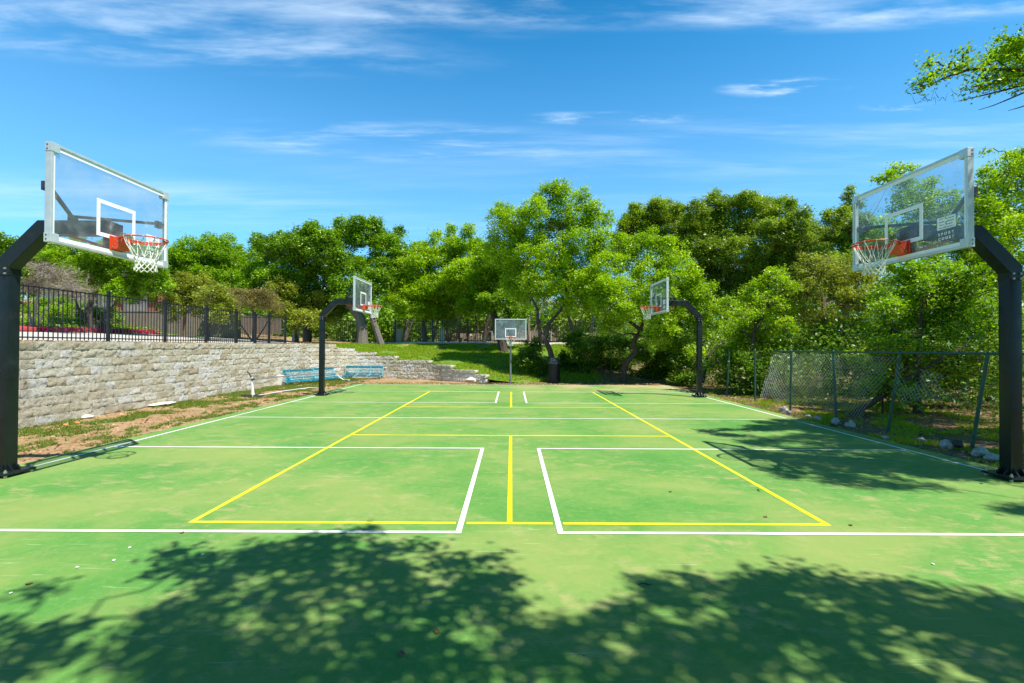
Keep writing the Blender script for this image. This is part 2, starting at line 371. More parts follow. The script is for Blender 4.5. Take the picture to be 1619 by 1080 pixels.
M['bark_juniper'] = bark_mat('shaggy_juniper_bark', (.10, .07, .05), (.22, .165, .12))
M['leaf_oak'] = leaf_mat('oak_leaves', (0.078, 0.169, 0.009), (0.163, 0.312, 0.012), (0.286, 0.455, 0.018))
M['leaf_fresh'] = leaf_mat('fresh_spring_leaves', (0.143, 0.260, 0.008), (0.273, 0.442, 0.010), (0.468, 0.620, 0.016), .36)
M['leaf_mid'] = leaf_mat('mid_green_leaves', (0.099, 0.198, 0.009), (0.191, 0.356, 0.012), (0.343, 0.515, 0.018), .45)
M['leaf_juniper'] = leaf_mat('juniper_sprays', (0.114, 0.179, 0.017), (0.220, 0.325, 0.023), (0.374, 0.504, 0.035), .28)
M['leaf_olive'] = leaf_mat('olive_brown_leaves', (0.125, 0.161, 0.017), (0.239, 0.287, 0.025), (0.392, 0.448, 0.041), .38)
M['leaf_tan'] = leaf_mat('tan_spring_catkin_leaves', (.13, .11, .03), (.22, .19, .05), (.32, .28, .08), .38)
M['leaf_brown'] = leaf_mat('bare_brown_twig_tips', (.12, .10, .05), (.19, .16, .08), (.26, .25, .10), .2)
M['leaf_shrub'] = leaf_mat('shrub_leaves', (0.060, 0.132, 0.010), (0.120, 0.240, 0.014), (0.216, 0.360, 0.022), .42)
M['hedge'] = leaf_mat('clipped_ground_cover', (.10, .20, .01), (.17, .30, .015), (.26, .40, .02), .3)
M['petal'] = leaf_mat('magenta_petals', (.42, .012, .10), (.58, .02, .16), (.70, .06, .24), .3)
M['grass'] = leaf_mat('grass_blades', (.14, .21, .010), (.26, .37, .016), (.42, .52, .04), .4, .15)
M['weed'] = leaf_mat('weed_blades', (.07, .12, .014), (.13, .22, .024), (.25, .30, .06), .4, .15)
M['litter'] = leaf_mat('fallen_leaves', (.16, .075, .03), (.34, .18, .07), (.58, .42, .22), .15, .15)

# ------------------------------------------------------------------ the court slab and its lines
RNG = np.random.default_rng(11)
CX, CY0, CY1 = 6.88, -9.0, 16.76
# slab outline with slightly wandering edges
def edge_pts():
    P = []
    for y in np.arange(CY0, CY1, .25): P.append((CX + .03*mnoise.noise((3, y*.8, 0)) + .015*mnoise.noise((9, y*4, 0)), y))
    for x in np.arange(CX, -CX, -.25): P.append((x, CY1 + .05*mnoise.noise((x*.8, 4, 0)) + .02*mnoise.noise((x*4, 7, 0))))
    for y in np.arange(CY1, CY0, -.25): P.append((-CX + .03*mnoise.noise((6, y*.8, 2)) + .015*mnoise.noise((2, y*4, 0)), y))
    for x in np.arange(-CX, CX, .5): P.append((x, CY0))
    return P
mb = MB(); mb.poly([(x, y, -.10) for x, y in edge_pts()], (0, 0, .10))
tag(mb.build('court_slab', M['court']), kind='structure')
def rect(mb, x0, x1, y0, y1, z): 
    v = [mb.bm.verts.new(p) for p in ((x0, y0, z), (x1, y0, z), (x1, y1, z), (x0, y1, z))]; mb.bm.faces.new(v)
h = .026
mb = MB(); Z = .0045
for s in (-1, 1): rect(mb, s*6.56-h, s*6.56+h, -7.0, 16.70, Z)
rect(mb, -6.534, 6.534, 16.64, 16.69, Z)
rect(mb, -6.534, 6.534, 6.73, 6.78, Z)
for s in (-1, 1):
    xa, xb = sorted((s*6.534, s*.487)); xc, xd = sorted((s*.487, s*.435))
    for (y0, y1) in ((-.235, 3.43), (9.83, 13.44)):
        rect(mb, xa, xb, y0, y0+.052, Z); rect(mb, xa, xb, y1-.05, y1, Z); rect(mb, xc, xd, y0, y1, Z)
tag(mb.build('white_court_lines', M['white_line']), kind='structure')
mb = MB(); Z = .0022
for s in (-1, 1): rect(mb, s*3.022-h, s*3.022+h, .05, 13.36, Z)
for a, b in ((-3.048, -.512), (-.408, .408), (.512, 3.048)): rect(mb, a, b, 0, .05, Z)
rect(mb, -2.99, 2.99, 13.36, 13.39, Z)
for y in (4.572, 8.839): rect(mb, -2.995, 2.995, y-h, y+h, Z)
rect(mb, -.025, .025, .05, 4.545, Z); rect(mb, -.025, .025, 8.866, 13.36, Z)
tag(mb.build('yellow_court_lines', M['yellow_line']), kind='structure')

# ------------------------------------------------------------------ terrain
def gz(x, y):
    d = max(abs(x)-CX, y-CY1, CY0-y)
    if d < 0: return -.14
    k = min(1, d/.5)
    z = -.03 + k*(.035*mnoise.noise((x*.9, y*.9, 0)) + .012*mnoise.noise((x*4, y*4, 3))) 
    if x > CX: z += -.02*k + .05*max(0, min(1, (x-9)/4))
    return z
def axis(lo, hi, fine_lo, fine_hi, step):
    a = list(np.arange(fine_lo, fine_hi, step)); v = fine_lo; s = step
    while v > lo: s *= 1.35; v -= s; a.insert(0, v)
    v = a[-1]; s = step
    while v < hi: s *= 1.35; v += s; a.append(v)
    return np.array(a)
def gridmesh(name, xs, ys, zf, mat, mask=None):
    V = np.array([(x, y, zf(x, y)) for y in ys for x in xs]); nx = len(xs); F = []
    for j in range(len(ys)-1):
        for i in range(nx-1): F.append((j*nx+i, j*nx+i+1, (j+1)*nx+i+1, (j+1)*nx+i))
    return npmesh(name, V, F, mat, smooth=True)
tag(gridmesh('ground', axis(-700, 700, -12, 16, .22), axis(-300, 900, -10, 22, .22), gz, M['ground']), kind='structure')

WALL = [(-9.75, -8), (-9.9, 2), (-9.93, 9), (-9.97, 13.5), (-10.02, 17.2), (-9.98, 19.3), (-9.2, 20.75), (-8.1, 21.35), (-6.9, 21.25), (-5.6, 20.8), (-3.8, 19.92), (-2.4, 18.75), (-1.1, 18.0)]
def ytop(x): return float(np.interp(x, [-10.15, -9.98, -9.2, -8.1, -6.9, -5.6, -3.8, -2.4, -1.1, 1.5, 5, 10, 14, 60], [19.0, 19.4, 20.9, 21.5, 21.4, 20.95, 20.07, 18.9, 18.15, 18.6, 19, 19.5, 21, 24]))
def ztop(x): return float(np.interp(x, [-10.15, -9.6, -9.0, -8.4, -7.2, -5.9, -4.8, -3.7, -2.9, -1.6, -1.0, 0.5], [1.73, 1.68, 1.58, 1.40, 1.20, .98, .86, .76, .62, .42, .12, -.05]))
def ubase(x, y):
    b = 1.73 + max(0, min(y, 28)-17)*.011 + max(0, -13-x)*.056 + max(0, -20.5-x)*.10 + max(0, y-28.5)*.028 + .015*mnoise.noise((x*.5, y*.5, 8))
    b = min(b, 5.5)
    return b
def uz(x, y):
    if x <= -10.29: return ubase(x, y)
    yf = ytop(x); s = max(0, min(1, (y-yf)/(27.3-yf))); zt = ztop(x); b = ubase(x, y)
    if x > 4: b *= 1-.35*min(1, (x-4)/8)
    w = 1 - (1-s)**1.25
    return zt + (b-zt)*w + .04*mnoise.noise((x*.7, y*.7, 2))*min(1, s*4)
# upper ground: columns in x, rows from the wall line back
def upper(name, xs, yfun, y1, rows, mat, dz=0, zf=uz):
    V = []; F = []
    ts = np.linspace(0, 1, rows)**1.3
    for x in xs:
        y0 = yfun(x)
        for t_ in ts:
            y = y0+(y1-y0)*t_; V.append((x, y, zf(x, y)+dz))
    for i in range(len(xs)-1):
        for j in range(rows-1): F.append((i*rows+j, (i+1)*rows+j, (i+1)*rows+j+1, i*rows+j+1))
    return npmesh(name, V, F, mat, smooth=True)
tag(upper('lawn', list(np.arange(-10.3, 4.1, .25)), lambda x: ytop(x), 27.25, 34, M['lawn']), kind='structure')
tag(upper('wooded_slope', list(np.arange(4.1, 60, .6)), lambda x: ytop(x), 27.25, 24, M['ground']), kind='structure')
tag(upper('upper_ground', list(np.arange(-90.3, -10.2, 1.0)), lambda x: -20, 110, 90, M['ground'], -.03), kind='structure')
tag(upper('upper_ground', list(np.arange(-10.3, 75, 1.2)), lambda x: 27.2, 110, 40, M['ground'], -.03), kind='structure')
tag(upper('terrace_edge', list(np.arange(-12.1, -10.29, .3)), lambda x: -12, 27.25, 120, M['concrete'], -.01), kind='structure')
tag(upper('concrete_road', list(np.arange(-20.6, -12.2, .6)), lambda x: -14, 24.5, 60, M['concrete'], .05), kind='structure')
tag(upper('sidewalk', list(np.arange(-10.6, 14, .4)), lambda x: 27.3, 28.35, 4, M['concrete'], .07), kind='structure')
tag(upper('roadside_lawn', list(np.arange(-30, -13.5, .8)), lambda x: 24.6, 27.6, 6, M['lawn'], .03), kind='structure')

# ------------------------------------------------------------------ split face retaining wall
def retaining_wall():
    pts = [Vector((x, y, 0)) for x, y in WALL]; seg = [(b-a).length for a, b in zip(pts, pts[1:])]; tot = sum(seg)
    # smooth path sampling
    def path(s):
        s = max(0, min(tot-1e-4, s)); 
        for a, b, l in zip(pts, pts[1:], seg):
            if s <= l: return a.lerp(b, s/l), (b-a).normalized()
            s -= l
    def spath(s):
        p = (path(s-.45)[0]+path(s)[0]*2+path(s+.45)[0])/4; d = (path(s+.4)[0]-path(s-.4)[0]).normalized(); return p, d
    def top_at(p, s):
        if p.x < -9.95 or p.y < 17.5: return 1.76
        return max(.2, ztop(p.x)+.10)
    V = []; F = []; T = []; H = .2; nx, nz = 9, 5
    rg = random.Random(5)
    for k in range(10):
        s = -rg.random()*.4
        while s < tot:
            w = rg.choice((.30, .44, .44, .46, .40)); s0, s1 = max(0, s), min(tot, s+w); s += w
            if s1-s0 < .05: continue
            pm, _ = spath((s0+s1)/2); zt = top_at(pm, s0)
            if (k+.6)*H > zt: continue
            cap = (k+1.6)*H > zt
            z0 = k*H-.03; z1 = z0+H
            if cap: z1 = z0 + H*.92
            off = -.005*k + rg.uniform(-.006, .006) + (.012 if cap else 0)
            tint = min(1, max(0, rg.gauss(.46, .17) + .10*mnoise.noise((s*.3, k*.3, 0)))) if not cap else min(.9, max(0, rg.gauss(.42, .12)))
            if rg.random() < .24 and not cap: tint = min(1, tint+.42)
            base = len(V); sd = rg.random()*100; g = .0025
            for j in range(nz+1):
                for i in range(nx+1):
                    u = i/nx; v = j/nz; p, d = spath(s0+g + (s1-s0-2*g)*u); n = Vector((d.y, -d.x, 0))
                    edge = min(u, 1-u)*nx; edge = min(edge, min(v, 1-v)*nz); e = min(1, edge)
                    r_ = ((.020*mnoise.noise((u*2.3+sd, v*1.7, sd)) + .030*mnoise.noise((u*7+sd, v*3.6, sd)) + .010)*(.25+.75*e))
                    q = p + n*(off + r_); zz = z0+.0008+(z1-z0-.0016)*v
                    V.append((q.x, q.y, zz))
            for j in range(nz):
                for i in range(nx):
                    a = base+j*(nx+1)+i; F.append((a, a+1, a+nx+2, a+nx+1)); T.append(tint)
            # body behind the face: top, bottom and ends
            b2 = len(V)
            for (u, v) in ((0, 0), (1, 0), (1, 1), (0, 1)):
                p, d = spath(s0+g+(s1-s0-2*g)*u); n = Vector((d.y, -d.x, 0)); q = p+n*(off-.36)
                V.append((q.x, q.y, z0+.004+(z1-z0-.008)*v))
            fr = [base, base+nx, base+nz*(nx+1)+nx, base+nz*(nx+1)]
            for a, b in ((0, 1), (1, 2), (2, 3), (3, 0)):
                F.append((fr[b], fr[a], b2+a, b2+b)); T.append(tint*.9)
            F.append((b2+1, b2, b2+3, b2+2)); T.append(tint)
    # dark core fills the joints
    th = thing('retaining_wall', 'long curving cream retaining wall of split face blocks beside the court', 'wall', (-9.9, 0, 0))
    o = npmesh('stone_blocks', np.array(V)-np.array([-9.9, 0, 0]), F, M['stone'], th, T)
    mbc = MB(); S = np.arange(0, tot, .45)
    for a, b in zip(S, S[1:]):
        p, d = spath(a); q, e = spath(b); zt = min(top_at(p, a), top_at(q, b))-.1
        if zt < .12: continue
        n = Vector((d.y, -d.x, 0)); n2 = Vector((e.y, -e.x, 0)); o_ = Vector((9.9, 0, 0))
        p1, p2, q1, q2 = p+n*-.17+o_, p+n*-.33+o_, q+n2*-.17+o_, q+n2*-.33+o_
        mbc.poly([(p1.x, p1.y, -.1), (q1.x, q1.y, -.1), (q2.x, q2.y, -.1), (p2.x, p2.y, -.1)], (0, 0, zt+.1))
    mbc.build('wall_core', M['greige'], th)
retaining_wall()
# a low broken stone edging goes on from the end of the wall
def rock(name, c, s, seed, mat, label, cat='rock', group=None, flat=.6):
    bm = bmesh.new(); bmesh.ops.create_icosphere(bm, subdivisions=3, radius=1)
    for v in bm.verts:
        n_ = mnoise.noise(v.co*1.1+Vector((seed, 0, 0)))*.5 + mnoise.noise(v.co*3+Vector((0, seed, 0)))*.16
        v.co *= 1+n_; v.co.z *= flat
        v.co = Vector((v.co.x*s[0], v.co.y*s[1], v.co.z*s[2]))
    me = bpy.data.meshes.new(name); bm.to_mesh(me); bm.free(); me.materials.append(mat)
    o = bpy.data.objects.new(name, me); o.location = c; o.rotation_euler = (0, 0, seed*1.7); col.objects.link(o)
    return tag(o, label, cat, group)

# ------------------------------------------------------------------ basketball hoops
def yz(m_): pass
def text_mesh(txt, size, spacing):
    cu = bpy.data.curves.new('lettering', 'FONT'); cu.body = txt; cu.size = size; cu.space_character = spacing; cu.extrude = .0012; cu.offset = .0012; cu.align_x = 'LEFT'
    ob = bpy.data.objects.new('lettering', cu); col.objects.link(ob)
    dg = bpy.context.evaluated_depsgraph_get(); me = bpy.data.meshes.new_from_object(ob.evaluated_get(dg)); bpy.data.objects.remove(ob)
    return me
BZ0, BZ1, BH = 2.82, 3.93, .915       # backboard bottom, top, half width
def side_hoop():
    t = thing('basketball_hoop', 'x', 'basketball hoop', (-6.50, 1.66, 0), 0, 'side hoops on square gooseneck poles')
    # base plate with gussets and anchor bolts
    mb = MB(); mb.box((0, 0, .045), (.40, .40, .03), bevel=.006)
    for a in range(4):
        q = Matrix.Rotation(a*math.pi/2, 3, 'Z')
        for o_ in (-.045, .045):
            P = [q @ Vector((.079, o_-.006, .061)), q @ Vector((.150, o_-.006, .061)), q @ Vector((.079, o_-.006, .15))]
            mb.poly(P, q @ Vector((0, .012, 0)))
    mb.build('base_plate', M['pole'], t)
    for sx in (-1, 1):
        for sy in (-1, 1):
            b = MB(); b.rod((sx*.165, sy*.165, -.02), (sx*.165, sy*.165, .10), .011); b.rod((sx*.165, sy*.165, .062), (sx*.165, sy*.165, .082), .02, seg=6); b.rod((sx*.165, sy*.165, -.005), (sx*.165, sy*.165, .028), .019, seg=6)
            b.build('anchor_bolt', M['bolt'], t)
    mb = MB(); mb.box((0, 0, .06+1.34), (.155, .155, 2.68), bevel=.010); mb.build('pole', M['pole'], t, True)
    # gooseneck arm: one swept square tube
    mb = MB(); w = .079
    prof = [(-.02-w*1.0, 2.45), (-.02-w, 2.735), (.43, 3.272), (1.36, 3.272), (1.36, 3.095), (.505, 3.095), (.20, 2.73), (.20, 2.68), (.105, 2.66), (.105, 2.45)]
    # outline in x-z, extruded along y, wrapped just outside the pole
    mb.poly([(x, -w-.004, z) for x, z in [(-.083, 2.56), (-.083, 2.755), (.435, 3.272), (1.345, 3.272), (1.345, 3.095), (.51, 3.095), (.135, 2.72), (.083, 2.66), (.083, 2.56)]], (0, 2*w+.008, 0))
    arm = mb.build('gooseneck_arm', M['pole'], t)
    md = arm.modifiers.new('bevel', 'BEVEL'); md.width = .008; md.segments = 2
    for dz in (2.585, 2.65):
        for dx in (-.045, .045):
            for s in (-1, 1):
                b = MB(); b.rod((dx, s*.083, dz), (dx, s*.097, dz), .014, seg=6); b.rod((dx, s*.097, dz), (dx, s*.106, dz), .008); b.build('bolt', M['bolt'], t)
    xf = 1.39                                              # glass plane
    bb = empty('backboard', (0, 0, 0)); bb.parent = t
    g = MB(); g.box((xf-.008, 0, (BZ0+BZ1)/2), (.012, 2*BH-.03, BZ1-BZ0-.03)); g.build('glass', M['glass'], bb)
    f = MB(); d = .07; fx = xf-.020; fw = .030
    for s in (-1, 1): f.box((fx, s*(BH-fw/2), (BZ0+BZ1)/2), (d, fw, BZ1-BZ0-.1), bevel=.004)
    for z in (BZ0+fw/2, BZ1-fw/2): f.box((fx, 0, z), (d-.004, 2*BH-.1, fw), bevel=.004)
    for s in (-1, 1):
        for z in (BZ0+.05, BZ1-.05): f.box((fx, s*(BH-.05+.002), z), (d+.008, .104, .104), bevel=.005)
    f.build('frame', M['alu'], bb)
    for s in (-1, 1):
        for z in (BZ0+.03, BZ0+.075, BZ1-.03, BZ1-.075): c = MB(); c.rod((fx-.01, s*(BH+.0035), z), (fx-.01, s*(BH+.008), z), .008, seg=8); c.build('screw', M['dark_metal'], bb)
    b = MB(); w0 = .028; w2 = .044; y1 = BH-.030; z0_, z1_ = BZ0+.030, BZ1-.030; xb = xf+.0005
    for s in (-1, 1): b.box((xb, s*(y1-w0/2), (z0_+z1_)/2), (.004, w0, z1_-z0_))
    for z in (z0_+w2/2, z1_-w2/2): b.box((xb, 0, z), (.0042, 2*y1-2*w0, w2))
    b.build('border_stripe', M['white_band'], bb)
    b = MB(); w1 = .05; a0, a1 = 3.035, 3.495
    for s in (-1, 1): b.box((xb, s*(.305-w1/2), (a0+a1)/2), (.004, w1, a1-a0))
    for z in (a0+w1/2, a1-w1/2): b.box((xb, 0, z), (.0042, .61-2*w1, w1))
    b.build('target_square', M['white_band'], bb)
    # check shaped mark: long thin blade with a short hooked tail
    b = MB(); xp = xf+.0
    outl = [(-.660, 3.605), (-.642, 3.545), (-.605, 3.485), (-.50, 3.590), (-.272, 3.862), (-.50, 3.604), (-.600, 3.508), (-.632, 3.535)]
    b.poly([(xp, u, z) for u, z in outl], (.004, 0, 0)); b.build('check_emblem', M['faint_band'], bb)
    b = MB(); b.box((xp, -.715, 3.442), (.005, .05, .012)); b.build('small_print', M['faint_band'], bb)
    # boxed emblem made of white bars around a dark outlined pattern
    b = MB()
    x0_, x1_, zb, zt = .508, .752, 3.090, 3.236
    H_ = zt-zb; W_ = x1_-x0_
    def R_(u0_, u1_, v0, v1): b.box((xp+.002, x0_+W_*(u0_+u1_)/2, zb+H_*(v0+v1)/2), (.004, W_*(u1_-u0_), H_*(v1-v0)))
    R_(0, .09, 0, 1); R_(.91, 1, 0, 1)
    R_(.09, .42, .90, 1); R_(.50, .91, .84, 1)
    R_(.09, .91, 0, .10)
    R_(.13, .40, .40, .60); R_(.09, .40, .66, .84); R_(.09, .40, .16, .34)
    R_(.48, .91, .62, .78); R_(.52, .86, .38, .55); R_(.46, .86, .16, .32); R_(.86, .91, .16, .55); R_(.40, .46, .22, .80)
    b.build('box_emblem', M['white_band'], bb)
    for txt, z in (('SPORT', 3.022), ('COURT', 2.966)):
        me = text_mesh(txt, .046, 1.75); co = np.empty(len(me.vertices)*3, dtype=np.float32); me.vertices.foreach_get('co', co); co = co.reshape(-1, 3)
        wd = co[:, 0].max()-co[:, 0].min(); nx_ = (co[:, 0]-co[:, 0].min())*(.205/wd)+.525
        me.vertices.foreach_set('co', np.stack([xp+.002+co[:, 2], nx_, z+co[:, 1]], 1).astype(np.float32).ravel()); me.materials.clear(); me.materials.append(M['white_band'])
        me.update(); o = bpy.data.objects.new('lettering', me); col.objects.link(o); o.parent = bb
    # mount behind the glass, diagonal struts, stub on arm
    b = MB(); b.box((1.345, 0, 3.05), (.03, .28, .42), bevel=.004); b.build('mounting_plate', M['pole'], t)
    b = MB(); b.box((.82, 0, 3.31), (.05, .10, .09)); b.build('strut_bracket', M['pole'], t)
    for s in (-1, 1):
        b = MB(); b.bar((.82, s*.03, 3.345), (1.31, s*.84, 3.46), .035, .035); b.bar((1.30, s*.855, 3.40), (1.30, s*.855, 3.50), .045, .09); b.box((1.335, s*.885, 3.45), (.05, .05, .05)); b.build('strut', M['dark_metal'], t)
    b = MB(); b.bar((.80, 0, 3.085), (1.33, 0, 2.92), .03, .03); b.build('lower_brace', M['orange'], t)
    # rim bracket: wedge box bolted to the glass, tapering to the ring
    zr = 3.048; b = MB()
    P = [(xf+.004, 2.905), (xf+.004, 3.065), (xf+.155, 3.060), (xf+.155, 3.030), (xf+.085, 2.905)]
    b.poly([(x, -.095, z) for x, z in P], (0, .19, 0)); b.box((xf+.008, 0, 2.985), (.012, .235, .175), bevel=.003)
    b.build('rim_bracket', M['orange'], t)
    for s in (-1, 1):
        for k_ in range(3): b = MB(); b.rod((xf+.03+.035*k_, s*.0955, 2.93+.035*k_), (xf+.03+.035*k_, s*.101, 2.93+.035*k_), .007); b.build('rivet', M['bolt'], t)
    cx = xf+.152+.2286; n = 40
    b = MB(); b.tube([(cx+.236*math.cos(a*2*math.pi/n), .236*math.sin(a*2*math.pi/n), zr) for a in range(n)], .0095, 8, True)
    b.tube([(xf+.10, -.09, zr-.004), (cx-.17, -.165, zr-.002)], .012, 6); b.tube([(xf+.10, .09, zr-.004), (cx-.17, .165, zr-.002)], .012, 6)
    rim = b.build('rim', M['orange'], t, True)
    b = MB(); A = [R(200)-R(205)*i/22 for i in range(23)]
    outer = [(cx+.226*math.cos(a), .226*math.sin(a)) for a in A]
    for (p, q) in zip(outer, outer[1:]): b.bar((p[0], p[1], zr-.026), (q[0], q[1], zr-.026), .005, .024)
    b.build('rim_brace', M['orange'], t)
    # net
    b = MB(); K = 12; lv = [(.229, -.012), (.205, -.075), (.165, -.150), (.132, -.215), (.122, -.255), (.115, -.295), (.113, -.335), (.118, -.375), (.124, -.415)]
    rg = random.Random(3)
    ph = [0, .12, .30, .5, 1.0, 1.5, 2.0, 2.5, 3.0]
    jit = {}
    for fam in (-1, 1):
        for i in range(K):
            pts = []
            for (r, z), f in zip(lv, ph):
                a = (i + fam*f)*2*math.pi/K; key = (round((i+fam*f) % K, 2), z)
                if key not in jit: jit[key] = (rg.uniform(-.006, .006), rg.uniform(-.01, .01))
                jr, jz = jit[key]
                pts.append((cx+(r+jr)*math.cos(a), (r+jr)*math.sin(a), zr+z+(jz if z < -.02 else 0)))
            b.tube(pts, [.0036]*4+[.0048]*5, 4)
    for i in range(K):
        a = i*2*math.pi/K; b.tube([(cx+(.236+.011*math.cos(q))*math.cos(a), (.236+.011*math.cos(q))*math.sin(a), zr-.004+.013*math.sin(q)) for q in np.linspace(0, 2*math.pi, 9)[:-1]], .003, 4, True)
    b.build('net', M['net'], t)
    return t
hoop = side_hoop()
hoop['label'] = 'nearest basketball hoop at the left, glass board above the dirt strip by the stone wall'
for loc, rz, lab in (((6.50, 1.70, 0), math.pi, 'nearest basketball hoop at the right, glass board in front of bright green trees'),
                     ((-6.42, 11.83, 0), 0, 'far basketball hoop on the left side, beside the teal benches'),
                     ((6.38, 11.85, 0), math.pi, 'far basketball hoop on the right side, board against the yellow green tree')):
    c = copy_tree(hoop); c.location = loc; c.rotation_euler = (0, 0, rz); c['label'] = lab
    if rz:
        for ch in c.children:
            if ch.name.startswith('rim_brace'): ch.scale = (1, -1, 1)
for t_ in [o for o in col.objects if o.name.startswith('basketball_hoop') and o.location.x < -1]:
    for bb_ in [c for c in t_.children if c.name.startswith('backboard')]:
        for c in list(bb_.children):
            if c.name.startswith(('check_emblem', 'small_print')): bpy.data.objects.remove(c)
# small hoop at the far end, facing the camera
def small_hoop():
    t = thing('basketball_hoop', 'small low basketball hoop on a round grey pole behind the far end of the court', 'basketball hoop', (-.04, 17.15, 0))
    b = MB(); b.tube([(0, 0, -.05), (0, 0, 1.75), (0, -.02, 1.9), (0, -.10, 2.35)], .045, 12); b.build('pole', M['grey_pole'], t, True)
    bb = empty('backboard', (0, 0, 0)); bb.parent = t; z0, z1, hw, y = 1.99, 2.90, .69, -.42
    g = MB(); g.box((0, y, (z0+z1)/2), (2*hw-.02, .01, z1-z0-.02)); g.build('glass', M['glass'], bb)
    f = MB()
    for s in (-1, 1): f.box((s*(hw-.02), y-.003, (z0+z1)/2), (.045, .035, z1-z0), bevel=.004)
    for z in (z0+.02, z1-.02): f.box((0, y, z), (2*hw-.09, .035, .042), bevel=.004)
    f.build('frame', M['alu'], bb)
    f = MB()
    for s in (-1, 1): f.box((s*.225, y-.008, 2.29), (.035, .008, .38))
    for z in (2.118, 2.463): f.box((0, y-.008, z), (.41, .0085, .035))
    f.build('target_square', M['white_band'], bb)
    f = MB()
    for s in (-1, 1): f.box((s*.225, y+.03, 2.45), (.03, .03, .86))
    f.box((0, y+.06, 2.29), (.40, .05, .30)); f.box((0, y+.06, 2.70), (.28, .05, .14))
    f.bar((0, -.10, 2.3), (0, y+.06, 2.3), .08, .08)
    f.build('support_frame', M['dark_metal'], t)
    zr = 2.09; b = MB(); b.box((0, y-.02, zr-.01), (.14, .03, .10)); b.box((0, y-.08, zr-.005), (.10, .12, .02))
    b.build('rim_bracket', M['orange'], t)
    b = MB(); cy = y-.36
    b.tube([(.232*math.cos(a*2*math.pi/28), cy+.232*math.sin(a*2*math.pi/28), zr) for a in range(28)], .011, 8, True)
    for s in (-1, 1): b.tube([(s*.04, y-.1, zr), (s*.10, y-.16, zr)], .01)
    b.build('rim', M['orange'], t, True)
    b = MB(); lv = [(.225, -.01), (.18, -.12), (.14, -.22), (.12, -.30), (.115, -.38)]
    for fam in (-1, 1):
        for i in range(12):
            b.tube([(r*math.cos((i+fam*k*.5)*math.pi/6), cy+r*math.sin((i+fam*k*.5)*math.pi/6), zr+z) for k, (r, z) in enumerate(lv)], .006, 4)
    b.build('net', M['net'], t)
small_hoop()

# ------------------------------------------------------------------ iron fences
def picket_run(name, pts, zf, ht, label, posts_at=None, post=.065, picket=.016, pitch=.115, sub=1):
    """pts: post positions (x,y). each bay is one panel part, each post a part"""
    t = thing(name, label, 'fence', (pts[0][0], pts[0][1], zf(*pts[0]))); o_ = Vector(t.location)
    for i, (x, y) in enumerate(pts):
        z = zf(x, y); b = MB(); b.box(Vector((x, y, z+ht/2+.02))-o_, (post, post, ht+.10)); b.box(Vector((x, y, z+ht+.08))-o_, (post+.012, post+.012, .025)); b.build('post', M['black_paint'], t)
    for (a, c) in zip(pts, pts[1:]):
        A = Vector((*a, zf(*a))); C = Vector((*c, zf(*c))); n = max(2, int((C-A).length/pitch)); b = MB()
        b.bar(A+Vector((0, 0, .09))-o_, C+Vector((0, 0, .09))-o_, .03, .03)
        b.bar(A+Vector((0, 0, ht-.03))-o_, C+Vector((0, 0, ht-.03))-o_, .03, .03)
        for k in range(1, n):
            p = A.lerp(C, k/n)-o_; b.box(p+Vector((0, 0, ht/2+.015)), (picket, picket, ht-.03))
        b.build('picket_panel', M['black_paint'], t)
    return t
def wallfence_pt(px):
    # fence line stands 0.6 m behind the wall face
    X = -10.62; D = -X*FPX/(809.5-px); return (X, D-4.6)
near_posts = [(-10.55, 1.2), (-10.6, 3.4)] + [wallfence_pt(p) for p in (19, 172, 262, 327, 374, 404, 426, 452)]
picket_run('iron_fence', near_posts, lambda x, y: uz(x, y)+.02, 1.24, 'black iron picket fence standing on top of the stone retaining wall')
# far fence along the sidewalk
fx = [-13.6, -11.2, -8.8] + [ -7.66 + 2.31*k for k in range(0, 12)]
far_posts = [(-12.4, 24.3), (-12.8, 26.2), (-12.5, 27.2), (-10.1, 27.25)] + [(x, 27.25) for x in (-7.66, -5.2, -2.88, -.5, 1.8, 4.2, 6.6, 9.0)]
picket_run('iron_fence', far_posts, lambda x, y: uz(x, y)+.10, 1.42, 'black iron picket fence at the top of the lawn, behind the far hoops', pitch=.125, picket=.024, post=.11)
V = []; F = []; X_ = list(np.arange(-10.2, 11, .5))
for x in X_:
    z = uz(x, 27.25); V += [(x, 27.12, z-.25), (x, 27.12, z+.12), (x, 27.40, z+.12), (x, 27.40, z-.25)]
for i in range(len(X_)-1):
    for k in range(3): F.append((i*4+k, i*4+k+1, i*4+k+5, i*4+k+4))
tag(npmesh('kerb', V, F, M['concrete']), kind='structure')
back_posts = [(-4+2.6*k, 36+.0*k) for k in range(8)]
picket_run('iron_fence', back_posts, lambda x, y: uz(x, y)+.02, 1.3, 'distant black iron picket fence among tree trunks beyond the sidewalk', pitch=.14, picket=.024)
for x, y, lab in ((-14.0, 26.8, 'pale stone pillar at the left end of the far iron fence'), (-7.75, 28.75, 'pale stone pillar behind the far fence, left of the pair by the lawn'), (-4.8, 28.75, 'pale stone pillar behind the far fence, right of the pair by the lawn')):
    t = thing('stone_pillar', lab, 'pillar', (x, y, uz(x, y)), 0, 'pale pillars by the far fence')
    b = MB(); b.box((0, 0, .46), (.34, .34, .96), bevel=.01); b.build('shaft', M['limestone'], t)
    b = MB(); b.box((0, 0, .965), (.40, .40, .07), bevel=.012); b.build('cap', M['limestone'], t)

